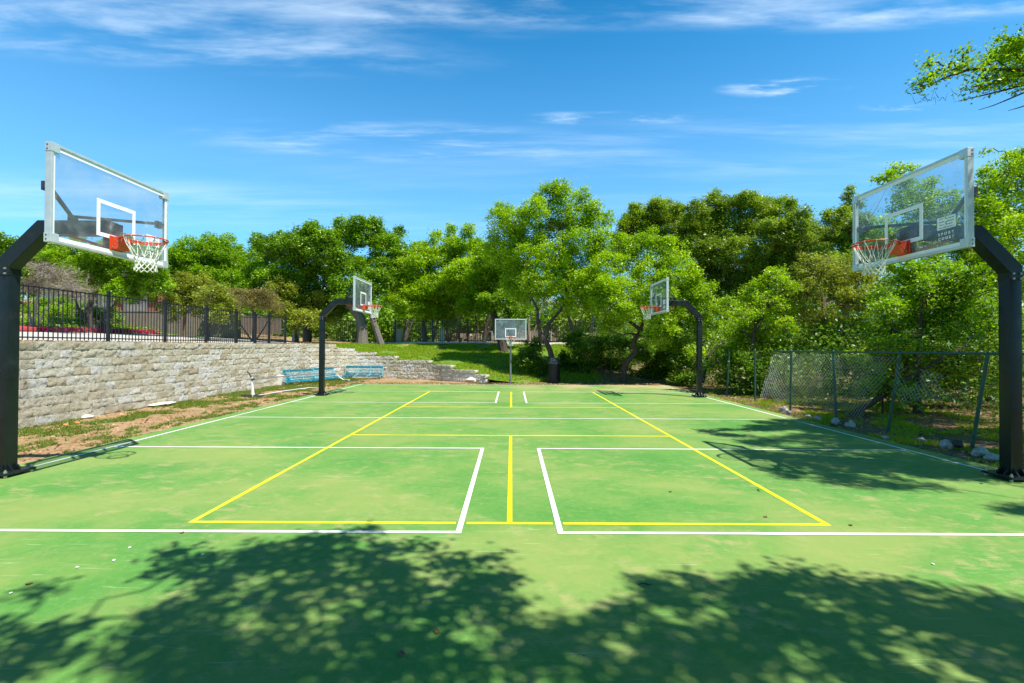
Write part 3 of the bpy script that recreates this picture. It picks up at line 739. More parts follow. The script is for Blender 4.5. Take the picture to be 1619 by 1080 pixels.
# ------------------------------------------------------------------ torn chain link fence on the right
def chain_link():
    X = 7.76; t = thing('chain_link_fence', 'torn green chain link fence sagging along the right side of the court', 'fence', (X, 3.0, 0)); o_ = Vector(t.location)
    posts = [((7.82, 3.64), (7.84, 3.36)), ((7.75, 5.38), (7.78, 5.08)), ((7.68, 6.85), (7.70, 6.98)), ((7.74, 8.84), (7.75, 8.80)), ((7.80, 10.9), (7.80, 10.9)), ((7.72, 12.75), (7.74, 12.6)), ((7.92, 1.8), (7.92, 1.7)), ((7.98, -.4), (7.98, -.4))]
    for (a, b_) in posts:
        b = MB(); b.rod(Vector((*a, -.1))-o_, Vector((*b_, 1.60))-o_, .028, seg=10); b.rod(Vector((*b_, 1.60))-o_, Vector((*b_, 1.64))-o_, .034, .01, seg=10); b.build('post', M['green_post'], t, True)
    b = MB(); b.tube([Vector(p)-o_ for p in ((7.98, -.6, 1.60), (7.9, 1.7, 1.60), (7.84, 3.36, 1.60), (7.78, 5.08, 1.60), (7.71, 6.98, 1.59), (7.74, 8.8, 1.585), (7.76, 9.75, 1.575))], .021, 8); b.build('top_rail', M['green_post'], t, True)
    # woven wire: two families of wires on a sagging sheet; s runs along y
    V = []; F = []
    rg = random.Random(8)
    def sheet(s, v, y0, shear, sag):
        """s metres along, v 0 bottom..1 top"""
        h_ = v*1.52+.04; k = 1-v
        x = X-.02 - .10*math.sin(s*1.3+1)*k + .05*mnoise.noise((s*1.5, v*2, 4)) + .16*k*k*mnoise.noise((s*.8, 1, 2))
        y = y0 + s + shear(s)*k + .04*mnoise.noise((s*2, v*2, 1))
        z = h_ - sag(s)*v
        return Vector((x, y, z))-o_
    def weave(y0, Lg, shear, sag, keep, pitch=.10, rad=.0038):
        nd = int((Lg+1.6)/pitch)
        for fam in (0, 1):
            for i in range(nd):
                s0 = i*pitch-1.5 if fam == 0 else i*pitch
                pts = []
                for k in range(15):
                    v = k/14; s = s0 + (1.5*v if fam == 0 else -1.5*v)
                    if s < 0 or s > Lg or not keep(s, v):
                        if len(pts) > 1: wire(pts, rad)
                        pts = []; continue
                    pts.append(sheet(s, v, y0, shear, sag))
                if len(pts) > 1: wire(pts, rad*(1 if fam else .55))
    def wire(pts, rad):
        for a, b_ in zip(pts, pts[1:]):
            d = (b_-a).normalized(); n1 = Vector((1, 0, 0)); n2 = d.cross(n1).normalized(); base = len(V)
            for p in (a, b_):
                for q in range(3): V.append(p+(n1*math.cos(q*2.0944)+n2*math.sin(q*2.0944))*rad)
            for q in range(3): F.append((base+q, base+(q+1) % 3, base+3+(q+1) % 3, base+3+q))
    weave(5.05, 4.75, lambda s: .55*max(0, (s-2.8)/1.9)-.12*max(0, 1-s)*0, lambda s: .03+.02*math.sin(s*4),
          lambda s, v: v > .06+.08*mnoise.noise((s*2, 0, 0)) and not (s < 1.0 and v < (1.0-s)*1.0))
    weave(3.5, 1.6, lambda s: .3, lambda s: .08+.25*(1-s/1.6), lambda s, v: v > .62-.35*(1-s/1.6)*0-.45*(s/1.6)**2+.12*mnoise.noise((s*3, 5, 0)) and v < .98 and mnoise.noise((s*2.4, v*3, 9)) < .18, .10, .0026)
    npmesh('wire_mesh', np.array([tuple(v) for v in V]), F, M['galv'], t)
chain_link()

# ------------------------------------------------------------------ benches, net stand, bin, stones
def bench(loc, rz, label, seats=3, tilt=0.0):
    t = thing('metal_bench', label, 'bench', loc, rz, 'teal metal benches by the wall'); t.rotation_euler = (tilt, 0, rz)
    W_ = .66; Wt = W_*seats; x0 = -Wt/2
    b = MB()
    for k in range(seats):
        xa = x0+k*W_+.03; xb = xa+W_-.06
        for j in range(11):
            y = -.02-.043*j; z = .30 - .012*j*(1-j/14) + (.0 if j < 9 else -.02*(j-8)); b.bar((xa, y, z), (xb, y, z), .022, .012)
        b.tube([(xa, -.505, .245), (xb, -.505, .245)], .024, 8)
    b.build('seat', M['teal'], t)
    b = MB()
    for k in range(seats):
        xa = x0+k*W_+.03; xb = xa+W_-.06
        for j in range(11):
            x = xa+(xb-xa)*j/10; b.bar((x, .0, .33), (x, .13, .70), .010, .010)
        for f in (.25, .5): b.bar((xa, .13*f, .33+.37*f), (xb, .13*f, .33+.37*f), .02, .01)
    b.build('backrest', M['teal_light'], t)
    b = MB()
    for k in range(seats):
        xa = x0+k*W_+.02; xb = xa+W_-.04
        b.tube([(xa, .135, .72), (xb, .135, .72)], .028, 8); b.bar((xa, .115, .665), (xb, .115, .665), .03, .05); b.bar((xa, .02, .37), (xb, .02, .37), .03, .05)
    b.build('top_roll', M['teal'], t)
    for k in range(seats+1):
        x = x0+k*W_; b = MB(); b.tube([(x, .15, .74), (x, .02, .36), (x, -.04, .29), (x, -.46, .27), (x, -.53, .22)], .017, 8)
        b.build('side_frame', M['teal_light'], t)
    for k in (0, seats):
        x = x0+k*W_+(.05 if k == 0 else -.05); b = MB(); b.tube([(x, -.42, .26), (x, -.44, -.05)], .02, 6); b.tube([(x, .02, .33), (x, .08, -.05)], .02, 6); b.build('leg', M['dark_metal'], t)
    return t
bench((-7.72, 20.75, -.12), R(-1), 'teal metal bench of three seats against the curved end of the stone wall')
bench((-9.62, 17.2, -.14), R(64), 'teal metal bench at the foot of the wall, left of the far left hoop pole', 3, 0)
bench((-9.02, 18.98, -.13), R(68), 'teal metal bench half hidden behind the far left hoop pole', 2)
rockm = M['limestone']
b = MB(); b.box((0, 0, .20), (.34, .34, .44), Matrix.Rotation(.2, 3, 'Y'), bevel=.02); o = b.build('concrete_block', M['limestone']); o.location = (-9.98, 16.3, -.02); tag(o, 'tan concrete block standing at the left end of the teal bench', 'block')
def net_stand():
    t = thing('net_frame', 'portable white net frame without its net, standing on the dirt by the stone wall', 'net frame', (-8.52, 11.4, 0))
    e = Vector((.35, 7.4, 0))
    for k, nm in ((0, 1), (1, 1)):
        o_ = e*k
        if k: b = MB(); b.tube([o_+Vector((-.25, -.1, .34)), o_+Vector((-.12, 0, .16)), o_+Vector((.05, .05, .04)), o_+Vector((.4, -.1, .03))], .028, 8); b.build('upright', M['white_metal'], t, True); b = MB(); b.bar(o_+Vector((.1, -.1, .03)), o_+Vector((.75, .1, .03)), .07, .05); b.build('foot', M['dark_metal'], t); continue
        b = MB(); b.tube([o_+Vector((0, 0, .03)), o_+Vector((-.02, 0, .30)), o_+Vector((-.05, 0, .62))], [.05, .04, .035], 10); b.tube([o_+Vector((0, 0, .0)), o_+Vector((0, 0, .10))], .06, 10); b.build('upright', M['white_metal'], t, True)
        b = MB(); b.bar(o_+Vector((-.42, .08, .03)), o_+Vector((.40, -.10, .025)), .06, .045); b.bar(o_+Vector((-.06, -.4, .03)), o_+Vector((.05, .4, .03)), .05, .04); b.build('foot', M['dark_metal'], t)
        b = MB(); b.tube([o_+Vector((-.05, 0, .60)), o_+Vector((-.13, 0, .76)), o_+Vector((-.16, -.05, .80)), o_+Vector((-.11, -.12, .82))], .022, 8); b.box(o_+Vector((.0, -.02, .56)), (.10, .05, .06)); b.build('crank_handle', M['dark_metal'], t)
    b = MB(); b.tube([Vector((-.03, .02, .55)), e*.5+Vector((-.02, 0, .53)), e+Vector((-.25, -.1, .36))], .022, 8); b.build('top_rail', M['galv'], t, True)
    b = MB(); b.tube([Vector((.10, .1, .02)), Vector((.25, 1.6, .03)), Vector((.55, 3.2, .02)), Vector((1.0, 3.0, .015))], .018, 8); b.build('ground_bar', M['white_metal'], t, True)
net_stand()
def trash_can():
    t = thing('trash_can', 'black slatted trash can with a domed lid behind the far end of the court', 'trash can', (2.02, 18.35, -.02))
    b = MB()
    for k in range(26):
        a = k*2*math.pi/26; c, s = math.cos(a), math.sin(a); rot = Matrix.Rotation(a, 3, 'Z')
        b.box((.27*c, .27*s, .47), (.016, .042, .86), rot)
    b.build('slats', M['black_paint'], t)
    for z in (.06, .90): b = MB(); b.tube([(.285*math.cos(a), .285*math.sin(a), z) for a in np.linspace(0, 2*math.pi, 29)[:-1]], .014, 6, True); b.build('ring', M['black_paint'], t)
    b = MB(); b.lathe([(.23, .03), (.245, .90)], 24); b.build('liner', M['dark_metal'], t, True)
    b = MB(); b.lathe([(.295, .90), (.30, .935), (.235, .95), (.225, 1.03), (.19, 1.12), (.12, 1.175), (.02, 1.19)], 28); b.build('domed_lid', M['plastic'], t, True)
    b = MB(); b.box((0, -.205, 1.02), (.17, .05, .10), Matrix.Rotation(.25, 3, 'X')); b.build('flap', M['dark_metal'], t)
    return t
trash_can()
rk = [(1240, 646, .20, .16, .17, 'jagged pale rock at the foot of the chain link mesh, farthest of the row'), (1247, 651, .10, .10, .10, 'small white rock beside the second chain link post'),
      (1278, 656, .13, .08, .06, 'flat pale rock between two chain link posts'), (1293, 660, .20, .10, .09, 'long low tan rock under the torn mesh'), (1321, 665, .17, .12, .13, 'grey rock leaning at the base of a chain link post'),
      (1345, 669, .16, .12, .14, 'grey pointed rock just right of a chain link post'), (1458, 694, .11, .09, .06, 'small pale rock in the grass strip by the fence'),
      (1497, 702, .17, .13, .15, 'bluish white rock beside a rotten stump'), (1550, 713, .38, .16, .13, 'long pale limestone slab near the right hoop pole'), (1568, 722, .18, .14, .11, 'rounded pale rock in front of the long limestone slab'), (1400, 690, .12, .09, .05, 'flat brown rock at the edge of the court')]
def gpt(px, py, z=0):
    d = fwd + rgt*((px-809.5)/FPX) - upv*((py-540)/FPX); k = (z-CAMP.z)/d.z; return CAMP+d*k
for i, (px, py, sx, sy, sz, lab) in enumerate(rk):
    p = gpt(px, py+3); rock('rock', (p.x, p.y, .02), (sx*.55, sy*.6, sz*1.0), i*1.37+.5, M['rock'], lab, 'rock', 'rocks along the chain link fence')
p = gpt(1513, 707); rock('tree_stump', (p.x, p.y, .06), (.10, .08, .10), 4.2, M['bark_dark'], 'dark rotten stump lying between the rocks', 'stump')
p = gpt(137, 659); rock('rock', (p.x, p.y, .01), (.12, .10, .06), 7.7, M['limestone'], 'white rock in the weeds at the foot of the stone wall', 'rock')
p = gpt(255, 640); rock('rock', (p.x, p.y, .03), (.36, .2, .06), 2.7, M['limestone'], 'wide flat white rock against the base of the stone wall', 'rock')
for i, (px, py) in enumerate(((783, 604), (745, 606), (806, 601), (825, 600), (843, 599))):
    p = gpt(px, py-2); rock('rock', (p.x, p.y+.1, .08), (.30, .16, .18), 3.3+i*2.1, M['limestone'], ['first', 'second', 'third', 'fourth', 'fifth'][[1, 0, 2, 3, 4][i]]+' low stone from the left where the retaining wall runs out', 'rock', 'low stones at the end of the wall')
# bits lying on the court
def scrap(px, py, kind, i):
    p = gpt(px, py)
    if kind == 'twig':
        b = MB(); l = .05; b.tube([(-l, 0, .008), (-l*.3, .012, .012), (l*.4, -.004, .01), (l, .01, .007)], [.004, .005, .004, .002], 5); b.tube([(0, 0, .011), (l*.5, .03, .008)], [.003, .0015], 4); o = b.build('twig', M['bark_dark']); o.location = (p.x, p.y, 0); o.rotation_euler = (0, 0, i); return o
    a = Vector((p.x, p.y, .006)); s = .022 if kind == 'leaf' else .012; b = MB()
    P = [(math.cos(q)*s*(1 if k % 2 else .6), math.sin(q)*s*(1 if k % 2 else .8), 0) for k, q in enumerate(np.linspace(0, 2*math.pi, 9)[:-1])]
    b.poly(P, (0, 0, .004)); o = b.build('dry_leaf' if kind == 'leaf' else 'paper_scrap', M['litter2'] if kind == 'leaf' else M['white_band']); o.location = a; o.rotation_euler = (.1, .1, i); return o
M['litter2'] = simple('brown_dry_leaf', (.12, .06, .03), (.28, .15, .07), .8)
for i, (px, py, kind, lab) in enumerate([(1020, 926, 'twig', 'dark forked twig on the green court in front of the shadow edge'), (1200, 776, 'twig', 'tiny dark twig inside the right white box'), (1345, 831, 'leaf', 'small brown leaf above the long white line on the right'),
        (288, 843, 'leaf', 'small dark leaf just below the white line on the left'), (205, 867, 'scrap', 'tiny white speck on the sunlit court at the left'), (180, 887, 'scrap', 'tiny white speck left of the tree shadow'), (122, 898, 'scrap', 'white scrap near the left shadow on the court'), (46, 924, 'leaf', 'tan leaf at the far left of the court foreground'),
        (17, 939, 'scrap', 'white scrap at the left edge of the court foreground'), (320, 878, 'scrap', 'pale scrap lying inside the left tree shadow'), (1475, 893, 'scrap', 'white scrap on the sunlit court at the right'), (1552, 765, 'leaf', 'brown leaf near the right hoop base'), (1060, 778, 'leaf', 'small brown leaf in the middle of the right white box'), (1210, 818, 'leaf', 'brown leaf touching the yellow line on the right'), (634, 1035, 'leaf', 'dark leaf in the foreground shadow'), (690, 1000, 'leaf', 'brown leaf in the foreground shadow near the centre')]):
    tag(scrap(px, py, kind, i*1.3), lab, {'twig': 'twig', 'leaf': 'leaf', 'scrap': 'paper scrap'}[kind], 'debris on the court')

# ------------------------------------------------------------------ buildings and planting beyond the left fence
def house_left():
    o_ = Vector((-32, 36, uz(-32, 36)-.9)); t = thing('house', 'white stucco house with grey roof and red brown brick base behind the left trees', 'house', o_)
    def Bx(mb, x0, x1, y0, y1, z0, z1): mb.box(((x0+x1)/2, (y0+y1)/2, (z0+z1)/2), (x1-x0, y1-y0, z1-z0))
    b = MB(); Bx(b, -8, 6.0, 0, 8, 0, 3.9); b.build('wall', M['white_wall'], t)
    for q in ((3.0, 3.5, -.9, -.4, 0, 3.9), (5.2, 5.7, -.9, -.4, 0, 3.9), (-1.2, -.6, -.25, -.002, 0, 3.3), (1.6, 2.3, -.25, -.002, 0, 3.3)): b = MB(); Bx(b, *q); b.build('brick_column', M['brick'], t)
    b = MB(); b.poly([(-8.6, -1.2, 3.92), (6.6, -1.2, 3.92), (6.6, 4, 6.3), (-8.6, 4, 6.3)], (0, 0, .16)); b.poly([(-8.6, 9.2, 3.92), (6.6, 9.2, 3.92), (6.6, 4.003, 6.3), (-8.6, 4.003, 6.3)], (0, 0, .155)); b.build('roof', M['roof'], t)
    for x in (-6, -3.5, .0, 3.9):
        w_ = empty('window', (x, -.03, 1.7)); w_.parent = t
        b = MB(); Bx(b, 0, .9, -.04, .0, 0, 1.3); b.build('pane', M['window'], w_)
        b = MB()
        for xx in (-.03, .285, .585, .88): Bx(b, xx, xx+.05, -.07, -.043, 0, 1.3)
        for zz in (-.05, .41, .84, 1.3): Bx(b, -.03, .93, -.074, -.041, zz, zz+.05)
        b.build('frame', M['white_wall'], w_)
house_left()
b = MB(); b.box((0, 0, .75), (7.6, .2, 1.5)); b.box((0, 0, 1.53), (7.7, .26, .07)); b.box((.3, -.12, .75), (.16, .06, 1.5)); b.box((-3.75, -.02, .8), (.3, .3, 1.7)); b.box((3.75, -.02, .8), (.3, .3, 1.7))
o = b.build('garden_wall', M['greige']); o.location = (-21.0, 25.6, uz(-21.0, 25.6)-.1); o.rotation_euler = (0, 0, R(4)); tag(o, 'grey brown stucco garden wall beyond the left iron fence', 'wall')
b = MB(); b.box((0, 0, .7), (6, .2, 1.4)); b.box((0, 0, 1.43), (6.1, .26, .06)); o = b.build('garden_wall', M['greige']); o.location = (-21.5, 34.5, uz(-21.5, 34.5)); o.rotation_euler = (0, 0, R(-6)); tag(o, 'shorter garden wall farther back in the shade of the left oaks', 'wall')
b = MB(); b.box((0, 0, .09), (.5, .9, .2), bevel=.04); o = b.build('painted_kerb', M['red_paint']); o.location = (-21.0, 16.2, uz(-21, 16.2)+.02); o.rotation_euler = (0, 0, R(14)); tag(o, 'short red painted kerb beside the pale road at the left', 'kerb')
def house_far():
    o_ = Vector((2, 47, uz(2, 47)-1.6)); t = thing('house', 'tan stucco house with pale trim seen between the trunks far behind the small hoop', 'house', o_)
    b = MB(); b.box((-6.5, 0, 1.9), (9, 6, 3.8)); b.box((4.5, 1.5, 2.1), (12.5, 7, 4.2)); b.build('wall', M['stucco'], t)
    b = MB(); b.poly([(-11.5, -3.6, 3.82), (-1.7, -3.6, 3.82), (-1.7, .5, 5.4), (-11.5, .5, 5.4)], (0, 0, .15)); b.poly([(-2.2, -2.6, 4.22), (11.2, -2.6, 4.22), (11.2, 1.8, 6.1), (-2.2, 1.8, 6.1)], (0, 0, .15)); b.build('roof', M['roof'], t)
    b = MB(); b.box((-6.5, -3.04, 3.3), (9.1, .07, .7)); b.box((4.5, -2.04, 3.7), (12.6, .07, .7)); b.build('fascia', M['white_wall'], t)
    for x, y in ((-9, -3.03), (-5, -3.03), (1, -2.03), (5, -2.03), (8.6, -2.03)):
        w_ = empty('window', (x, y, 1.0)); w_.parent = t
        b = MB(); b.box((.5, -.02, .7), (1.0, .05, 1.4)); b.build('pane', M['window'], w_)
        b = MB(); b.box((.5, -.04, 1.43), (1.12, .07, .06)); b.box((.5, -.04, -.03), (1.12, .07, .06)); b.box((-.03, -.04, .7), (.06, .07, 1.4)); b.box((1.03, -.04, .7), (.06, .07, 1.4)); b.build('frame', M['white_wall'], w_)
house_far()

# ------------------------------------------------------------------ foliage
def leaf_geo(centers, sigma, per, L_, W_, rng, up=.5, tint_c=None, flat=.75, grain=None):
    """clusters of small rhombic leaves; centers (n,3)"""
    n = len(centers)*per; c = np.repeat(centers, per, 0)
    sg = np.repeat(np.asarray(sigma)*np.ones(len(centers)), per)[:, None]
    p = c + rng.normal(size=(n, 3))*sg*np.array([1, 1, flat])
    nr = rng.normal(size=(n, 3)); nr[:, 2] = np.abs(nr[:, 2])+up; nr /= np.linalg.norm(nr, axis=1)[:, None]
    a = rng.normal(size=(n, 3))
    if grain is not None: a = a*.7+np.array(grain)*.6
    a -= nr*np.sum(a*nr, 1)[:, None]; a /= np.linalg.norm(a, axis=1)[:, None]; b = np.cross(nr, a)
    s = rng.uniform(.65, 1.35, (n, 1)); la = a*L_*.5*s; lb = b*W_*.5*s
    V = np.empty((n, 4, 3), dtype=np.float32); V[:, 0] = p-la; V[:, 1] = p+lb+nr*L_*.06; V[:, 2] = p+la; V[:, 3] = p-lb+nr*L_*.06
    F = np.arange(n*4, dtype=np.int32).reshape(n, 4)
    if tint_c is None: tint_c = rng.uniform(.15, .85, len(centers))
    T = np.clip(np.repeat(tint_c, per)+rng.normal(size=n)*.24, 0, 1)
    return V.reshape(-1, 3), F, T
DENS = 2.0; SATS = True
def blob_centers(blobs, dens, rng, inner=.45, squash=1.0):
    C = []; tints = []; sat = []
    for (c, r) in blobs:
        if SATS and r[0] > .25:
            for k in range(3):
                d = rng.normal(size=3); d[2] = abs(d[2])*.8 if rng.random() < .65 else d[2]; d /= np.linalg.norm(d); q = rng.uniform(.22, .48)
                sat.append((np.array(c)+d*np.array(r)*rng.uniform(.85, 1.15), (r[0]*q, r[1]*q, r[2]*q*1.1)))
    for (c, r) in list(blobs)+sat:
        r = np.array(r); area = 4*math.pi*((r[0]*r[1])**1.6/3+(r[0]*r[2])**1.6/3+(r[1]*r[2])**1.6/3)**(1/1.6)
        n = max(6, int(area*dens*DENS)); d = rng.normal(size=(n*2, 3)); d /= np.linalg.norm(d, axis=1)[:, None]
        d = d[d[:, 2] > -.8+rng.uniform(-.2, .6, len(d))*.5][:n]
        # lumpy radius so that the outline is uneven and boughs stand out
        ph = rng.uniform(0, 6.28, 3); lump = .84+.16*np.sin(d[:, 0]*5+ph[0])*np.sin(d[:, 1]*5+ph[1])+.12*np.sin(d[:, 2]*7+ph[2])
        rr = rng.uniform(inner, 1.0, len(d))**.55*lump
        C.append(np.array(c)+d*r*rr[:, None]); base = rng.uniform(.3, .7); tints.append(np.clip(rng.normal(base, .17, len(d)), 0, 1))
    return np.concatenate(C), np.concatenate(tints)
def limb(mb, a, b, r1, r2, rng, wob=.12, n=6, seg=6, droop=0):
    a = np.array(a, float); b = np.array(b, float); l = np.linalg.norm(b-a); pts = []
    off = rng.normal(size=(n+1, 3))*wob*l/ n; off[0] = 0
    off = np.cumsum(off, 0); ts = np.linspace(0, 1, n+1)[:, None]; off -= off[-1]*ts
    P = a+(b-a)*ts+off; P[:, 2] += droop*np.sin(ts[:, 0]*math.pi)*l
    mb.tube([tuple(p) for p in P], [float(r1+(r2-r1)*t_) for t_ in ts[:, 0]], seg); return P
def tree(name, label, cat, base, trunk, blobs, leaf, bark, dens=9, per=16, sigma=.16, LW=(.11, .06), tr=.16, seed=0, group=None, up=.8, fork=None, inner=.45, twigs=1.0, grain=None, stems=None, rmin=.03):
    """base: world xyz; trunk: list of world points after the base; blobs: [((x,y,z),(rx,ry,rz))]"""
    rng = np.random.default_rng(seed+100); o_ = np.array(base, float)
    t = thing(name, label, cat, base, 0, group)
    mb = MB(); T = [np.array(base, float)-np.array([0, 0, .15])]+[np.array(p, float) for p in trunk]
    # smooth trunk curve
    P = []
    for i in range(len(T)-1):
        for k in range(4):
            f = k/4; p0 = T[max(i-1, 0)]; p1 = T[i]; p2 = T[i+1]; p3 = T[min(i+2, len(T)-1)]
            P.append(.5*((2*p1)+(-p0+p2)*f+(2*p0-5*p1+4*p2-p3)*f*f+(-p0+3*p1-3*p2+p3)*f**3))
    P.append(T[-1]); n = len(P)
    mb.tube([tuple(p-o_) for p in P], [tr*(1.25 if i == 0 else 1)*(1-.45*i/(n-1)) for i in range(n)], 9)
    starts = [(P[int(n*f)], tr*(1-.45*f)) for f in (.7, .85)]+[(P[-1], tr*.55)]
    for st in (stems or []):
        q = [np.array(base)+np.array([st[0][0]*.2, 0, -.15])]+[np.array(s_, float) for s_ in st[1:]] if False else [np.array(s_, float) for s_ in st]
        mb.tube([tuple(p-o_) for p in q], [tr*.62*(1-.72*i/(len(q)-1)) for i in range(len(q))], 8); starts.append((q[-1], tr*.19))
    C, tints = blob_centers(blobs, dens, rng, inner)
    nodes = [(np.array(q[0]), q[1], 0) for q in starts]
    todo = sorted([np.array(b_[0]) for b_ in blobs], key=lambda c: min(np.linalg.norm(c-q[0]) for q in starts))
    for c in todo:
        s_ = min(nodes, key=lambda q: np.linalg.norm(q[0]-c)+(.5 if q[0][2] > c[2]+.2 else 0)+.12*q[2])
        d = np.linalg.norm(c-s_[0]); r1 = min(s_[1]*.9, .020*d+.022); r2 = max(.012, r1*.55)
        limb(mb, s_[0]-o_, c-o_, r1, r2, rng, .45, 6, 6); nodes.append((c, r2, s_[2]+1))
    # twigs from blob centres to some of the leaf clusters
    cen = np.array([b_[0] for b_ in blobs]); k = int(len(C)*.22*twigs)
    for i in rng.choice(len(C), min(k, 420), replace=False):
        j = np.argmin(np.linalg.norm(cen-C[i], axis=1)); a = cen[j]*.75+C[i]*.25+rng.normal(size=3)*.12
        limb(mb, a-o_, C[i]-o_, .016, .006, rng, .5, 3, 4)
    mb.build('trunk', M[bark], t, True)
    V, F, Tn = leaf_geo(C, sigma*.66*rng.uniform(.6, 1.3, len(C)), per, LW[0]*.86, LW[1]*.86, rng, up, tints, grain=grain)
    npmesh('crown', V-o_.astype(np.float32), F, M[leaf], t, Tn)
    return t
def PB(D, lst, depth=.85, seed=0):
    """blobs given as photo px, py, radius px (,ry) at distance D -> world ellipsoids, jittered in depth"""
    rg = random.Random(seed+7); out = []
    for q in lst:
        px, py, r = q[:3]; ry = q[3] if len(q) > 3 else r*.85; dd = D+rg.uniform(-.06, .06)*D*depth
        c = at(px, py, dd); k = dd/FPX; out.append(((c.x, c.y, c.z), (r*k*1.15, r*k*depth*1.3, ry*k*1.15)))
    return out
def W(px, py, D): p = at(px, py, D); return (p.x, p.y, p.z)
def onup(px, D):
    p = at(px, 545, D); return (p.x, p.y, uz(p.x, p.y))

G = 'trees beyond the left fence'
b0 = onup(12, 31)
tree('live_oak', 'green tree at the far left edge beyond the iron fence, half behind the near pole', 'tree', b0, [W(10, 470, 31), W(5, 430, 31)], PB(31, [(-30, 395, 40), (12, 402, 30), (45, 425, 28), (60, 405, 22), (-20, 440, 40), (25, 450, 30), (-60, 420, 45), (90, 400, 22), (72, 395, 16)], seed=1), 'leaf_oak', 'bark_dark', 8, 16, .17, (.15, .08), .16, 1, G)
tree('crape_myrtle', 'multi stemmed tree with pale trunks and brown leafless twigs behind the left fence', 'tree', onup(53, 22), [W(54, 500, 22), W(60, 465, 22)], PB(22, [(85, 440, 34, 26), (60, 455, 26, 20), (108, 455, 26, 20), (125, 470, 20, 14), (70, 425, 22, 14)], seed=2), 'leaf_brown', 'bark_pale', 10, 9, .15, (.06, .03), .08, 2, G, twigs=2.2, stems=[[W(52, 530, 22), W(46, 490, 22), (W(42, 460, 22))], [W(55, 530, 22), W(66, 500, 22), W(85, 465, 22)]])
tree('live_oak', 'rounded live oak behind the left fence, framed under the near left backboard', 'tree', onup(150, 25), [W(140, 490, 25), W(150, 465, 25)], PB(25, [(150, 417, 34), (185, 407, 30), (205, 437, 32), (235, 417, 26), (120, 412, 28), (165, 447, 30), (215, 462, 26), (110, 437, 22), (245, 452, 22), (95, 407, 20), (185, 467, 22)], seed=3), 'leaf_mid', 'bark_dark', 9, 18, .16, (.12, .065), .16, 3, G, stems=[[onup(150, 25), W(165, 500, 25), W(195, 465, 25)], [onup(147, 25), W(125, 490, 25), W(112, 455, 25)]])
tree('live_oak', 'wide live oak with a dark limb showing, right of the near left hoop', 'tree', onup(300, 31), [W(300, 480, 31), W(292, 445, 31)], PB(31, [(275, 412, 30), (310, 404, 34), (350, 410, 32), (375, 424, 24), (290, 437, 30), (330, 437, 32), (365, 447, 26), (262, 432, 24), (230, 437, 22), (395, 442, 22), (255, 407, 20)], seed=4), 'leaf_mid', 'bark_dark', 8, 17, .18, (.15, .08), .17, 4, G, stems=[[W(297, 455, 31), W(280, 435, 31), W(262, 432, 31)]])
tree('juniper_tree', 'olive green juniper behind the left fence posts', 'tree', onup(290, 27), [W(292, 500, 27), W(295, 480, 27)], PB(27, [(285, 465, 26, 24), (315, 455, 22, 26), (300, 485, 28, 20), (335, 475, 22, 22), (270, 490, 16, 14)], seed=5), 'leaf_olive', 'bark_juniper', 10, 18, .15, (.14, .05), .10, 5, G, grain=(0, 0, .7))
tree('cedar_elm', 'small tree with yellowish tan foliage above the iron fence, left of the far left hoop', 'tree', onup(400, 26), [W(402, 505, 26), W(398, 485, 26)], PB(26, [(400, 478, 28, 15), (425, 484, 18, 10), (375, 470, 22, 16), (360, 490, 18, 14), (345, 470, 16, 16), (412, 466, 20, 10)], seed=6), 'leaf_tan', 'bark_dark', 10, 16, .15, (.09, .05), .08, 6, G, stems=[[onup(400, 26), W(385, 520, 26), W(365, 490, 26)], [onup(402, 26), W(420, 515, 26), W(432, 490, 26)]])
tree('juniper_tree', 'dark olive tree crowding the fence behind the far left hoop pole', 'tree', onup(470, 30), [W(465, 510, 30), W(460, 485, 30)], PB(30, [(440, 490, 22, 20), (465, 475, 26, 22), (495, 480, 24, 24), (520, 500, 18, 22), (485, 505, 24, 18), (450, 460, 20, 18)], seed=7), 'leaf_olive', 'bark_dark', 9, 15, .18, (.14, .06), .11, 7, G)
tree('live_oak', 'big spreading live oak with a thick leaning trunk behind the far left hoop', 'tree', onup(573, 30.5), [W(570, 505, 30.5), W(548, 475, 30.5), W(520, 450, 30.5)], PB(31, [(405, 415, 26), (425, 390, 20), (450, 400, 28), (485, 387, 30), (480, 377, 14), (515, 400, 30), (545, 380, 26), (580, 375, 28), (612, 390, 28), (640, 410, 26), (420, 445, 32), (460, 435, 36), (500, 445, 36), (440, 470, 26), (540, 430, 26), (555, 465, 28), (520, 480, 26), (600, 425, 30), (630, 445, 30), (590, 455, 22), (545, 370, 10), (395, 430, 18)], seed=8), 'leaf_oak', 'bark_grey', 9, 19, .19, (.15, .085), .36, 8, None, inner=.5, stems=[[onup(603, 30.5), W(588, 500, 30.5), W(580, 470, 30.5), W(590, 430, 30.5)], [W(560, 490, 30.5), W(590, 460, 30.5), W(608, 455, 30.5)]])
tree('elm_tree', 'light green tree with several trunks behind the pale pillars', 'tree', onup(672, 33), [W(670, 515, 33), W(672, 480, 33), W(690, 450, 33)], PB(32, [(655, 423, 28), (672, 403, 22), (692, 413, 26), (690, 380, 8, 14), (715, 393, 20), (735, 403, 26), (738, 370, 9, 16), (755, 388, 14), (765, 418, 24), (660, 458, 30), (695, 453, 32), (730, 443, 32), (765, 453, 26), (650, 488, 26), (685, 493, 28), (715, 483, 28), (745, 486, 24), (665, 393, 12), (712, 370, 8, 12)], seed=9), 'leaf_fresh', 'bark_grey', 9, 17, .19, (.14, .08), .16, 9, None, stems=[[onup(684, 33), W(688, 520, 33), W(700, 490, 33)], [onup(728, 33), W(724, 520, 33), W(735, 485, 33)], [onup(752, 33), W(755, 520, 33), W(750, 490, 33)]])
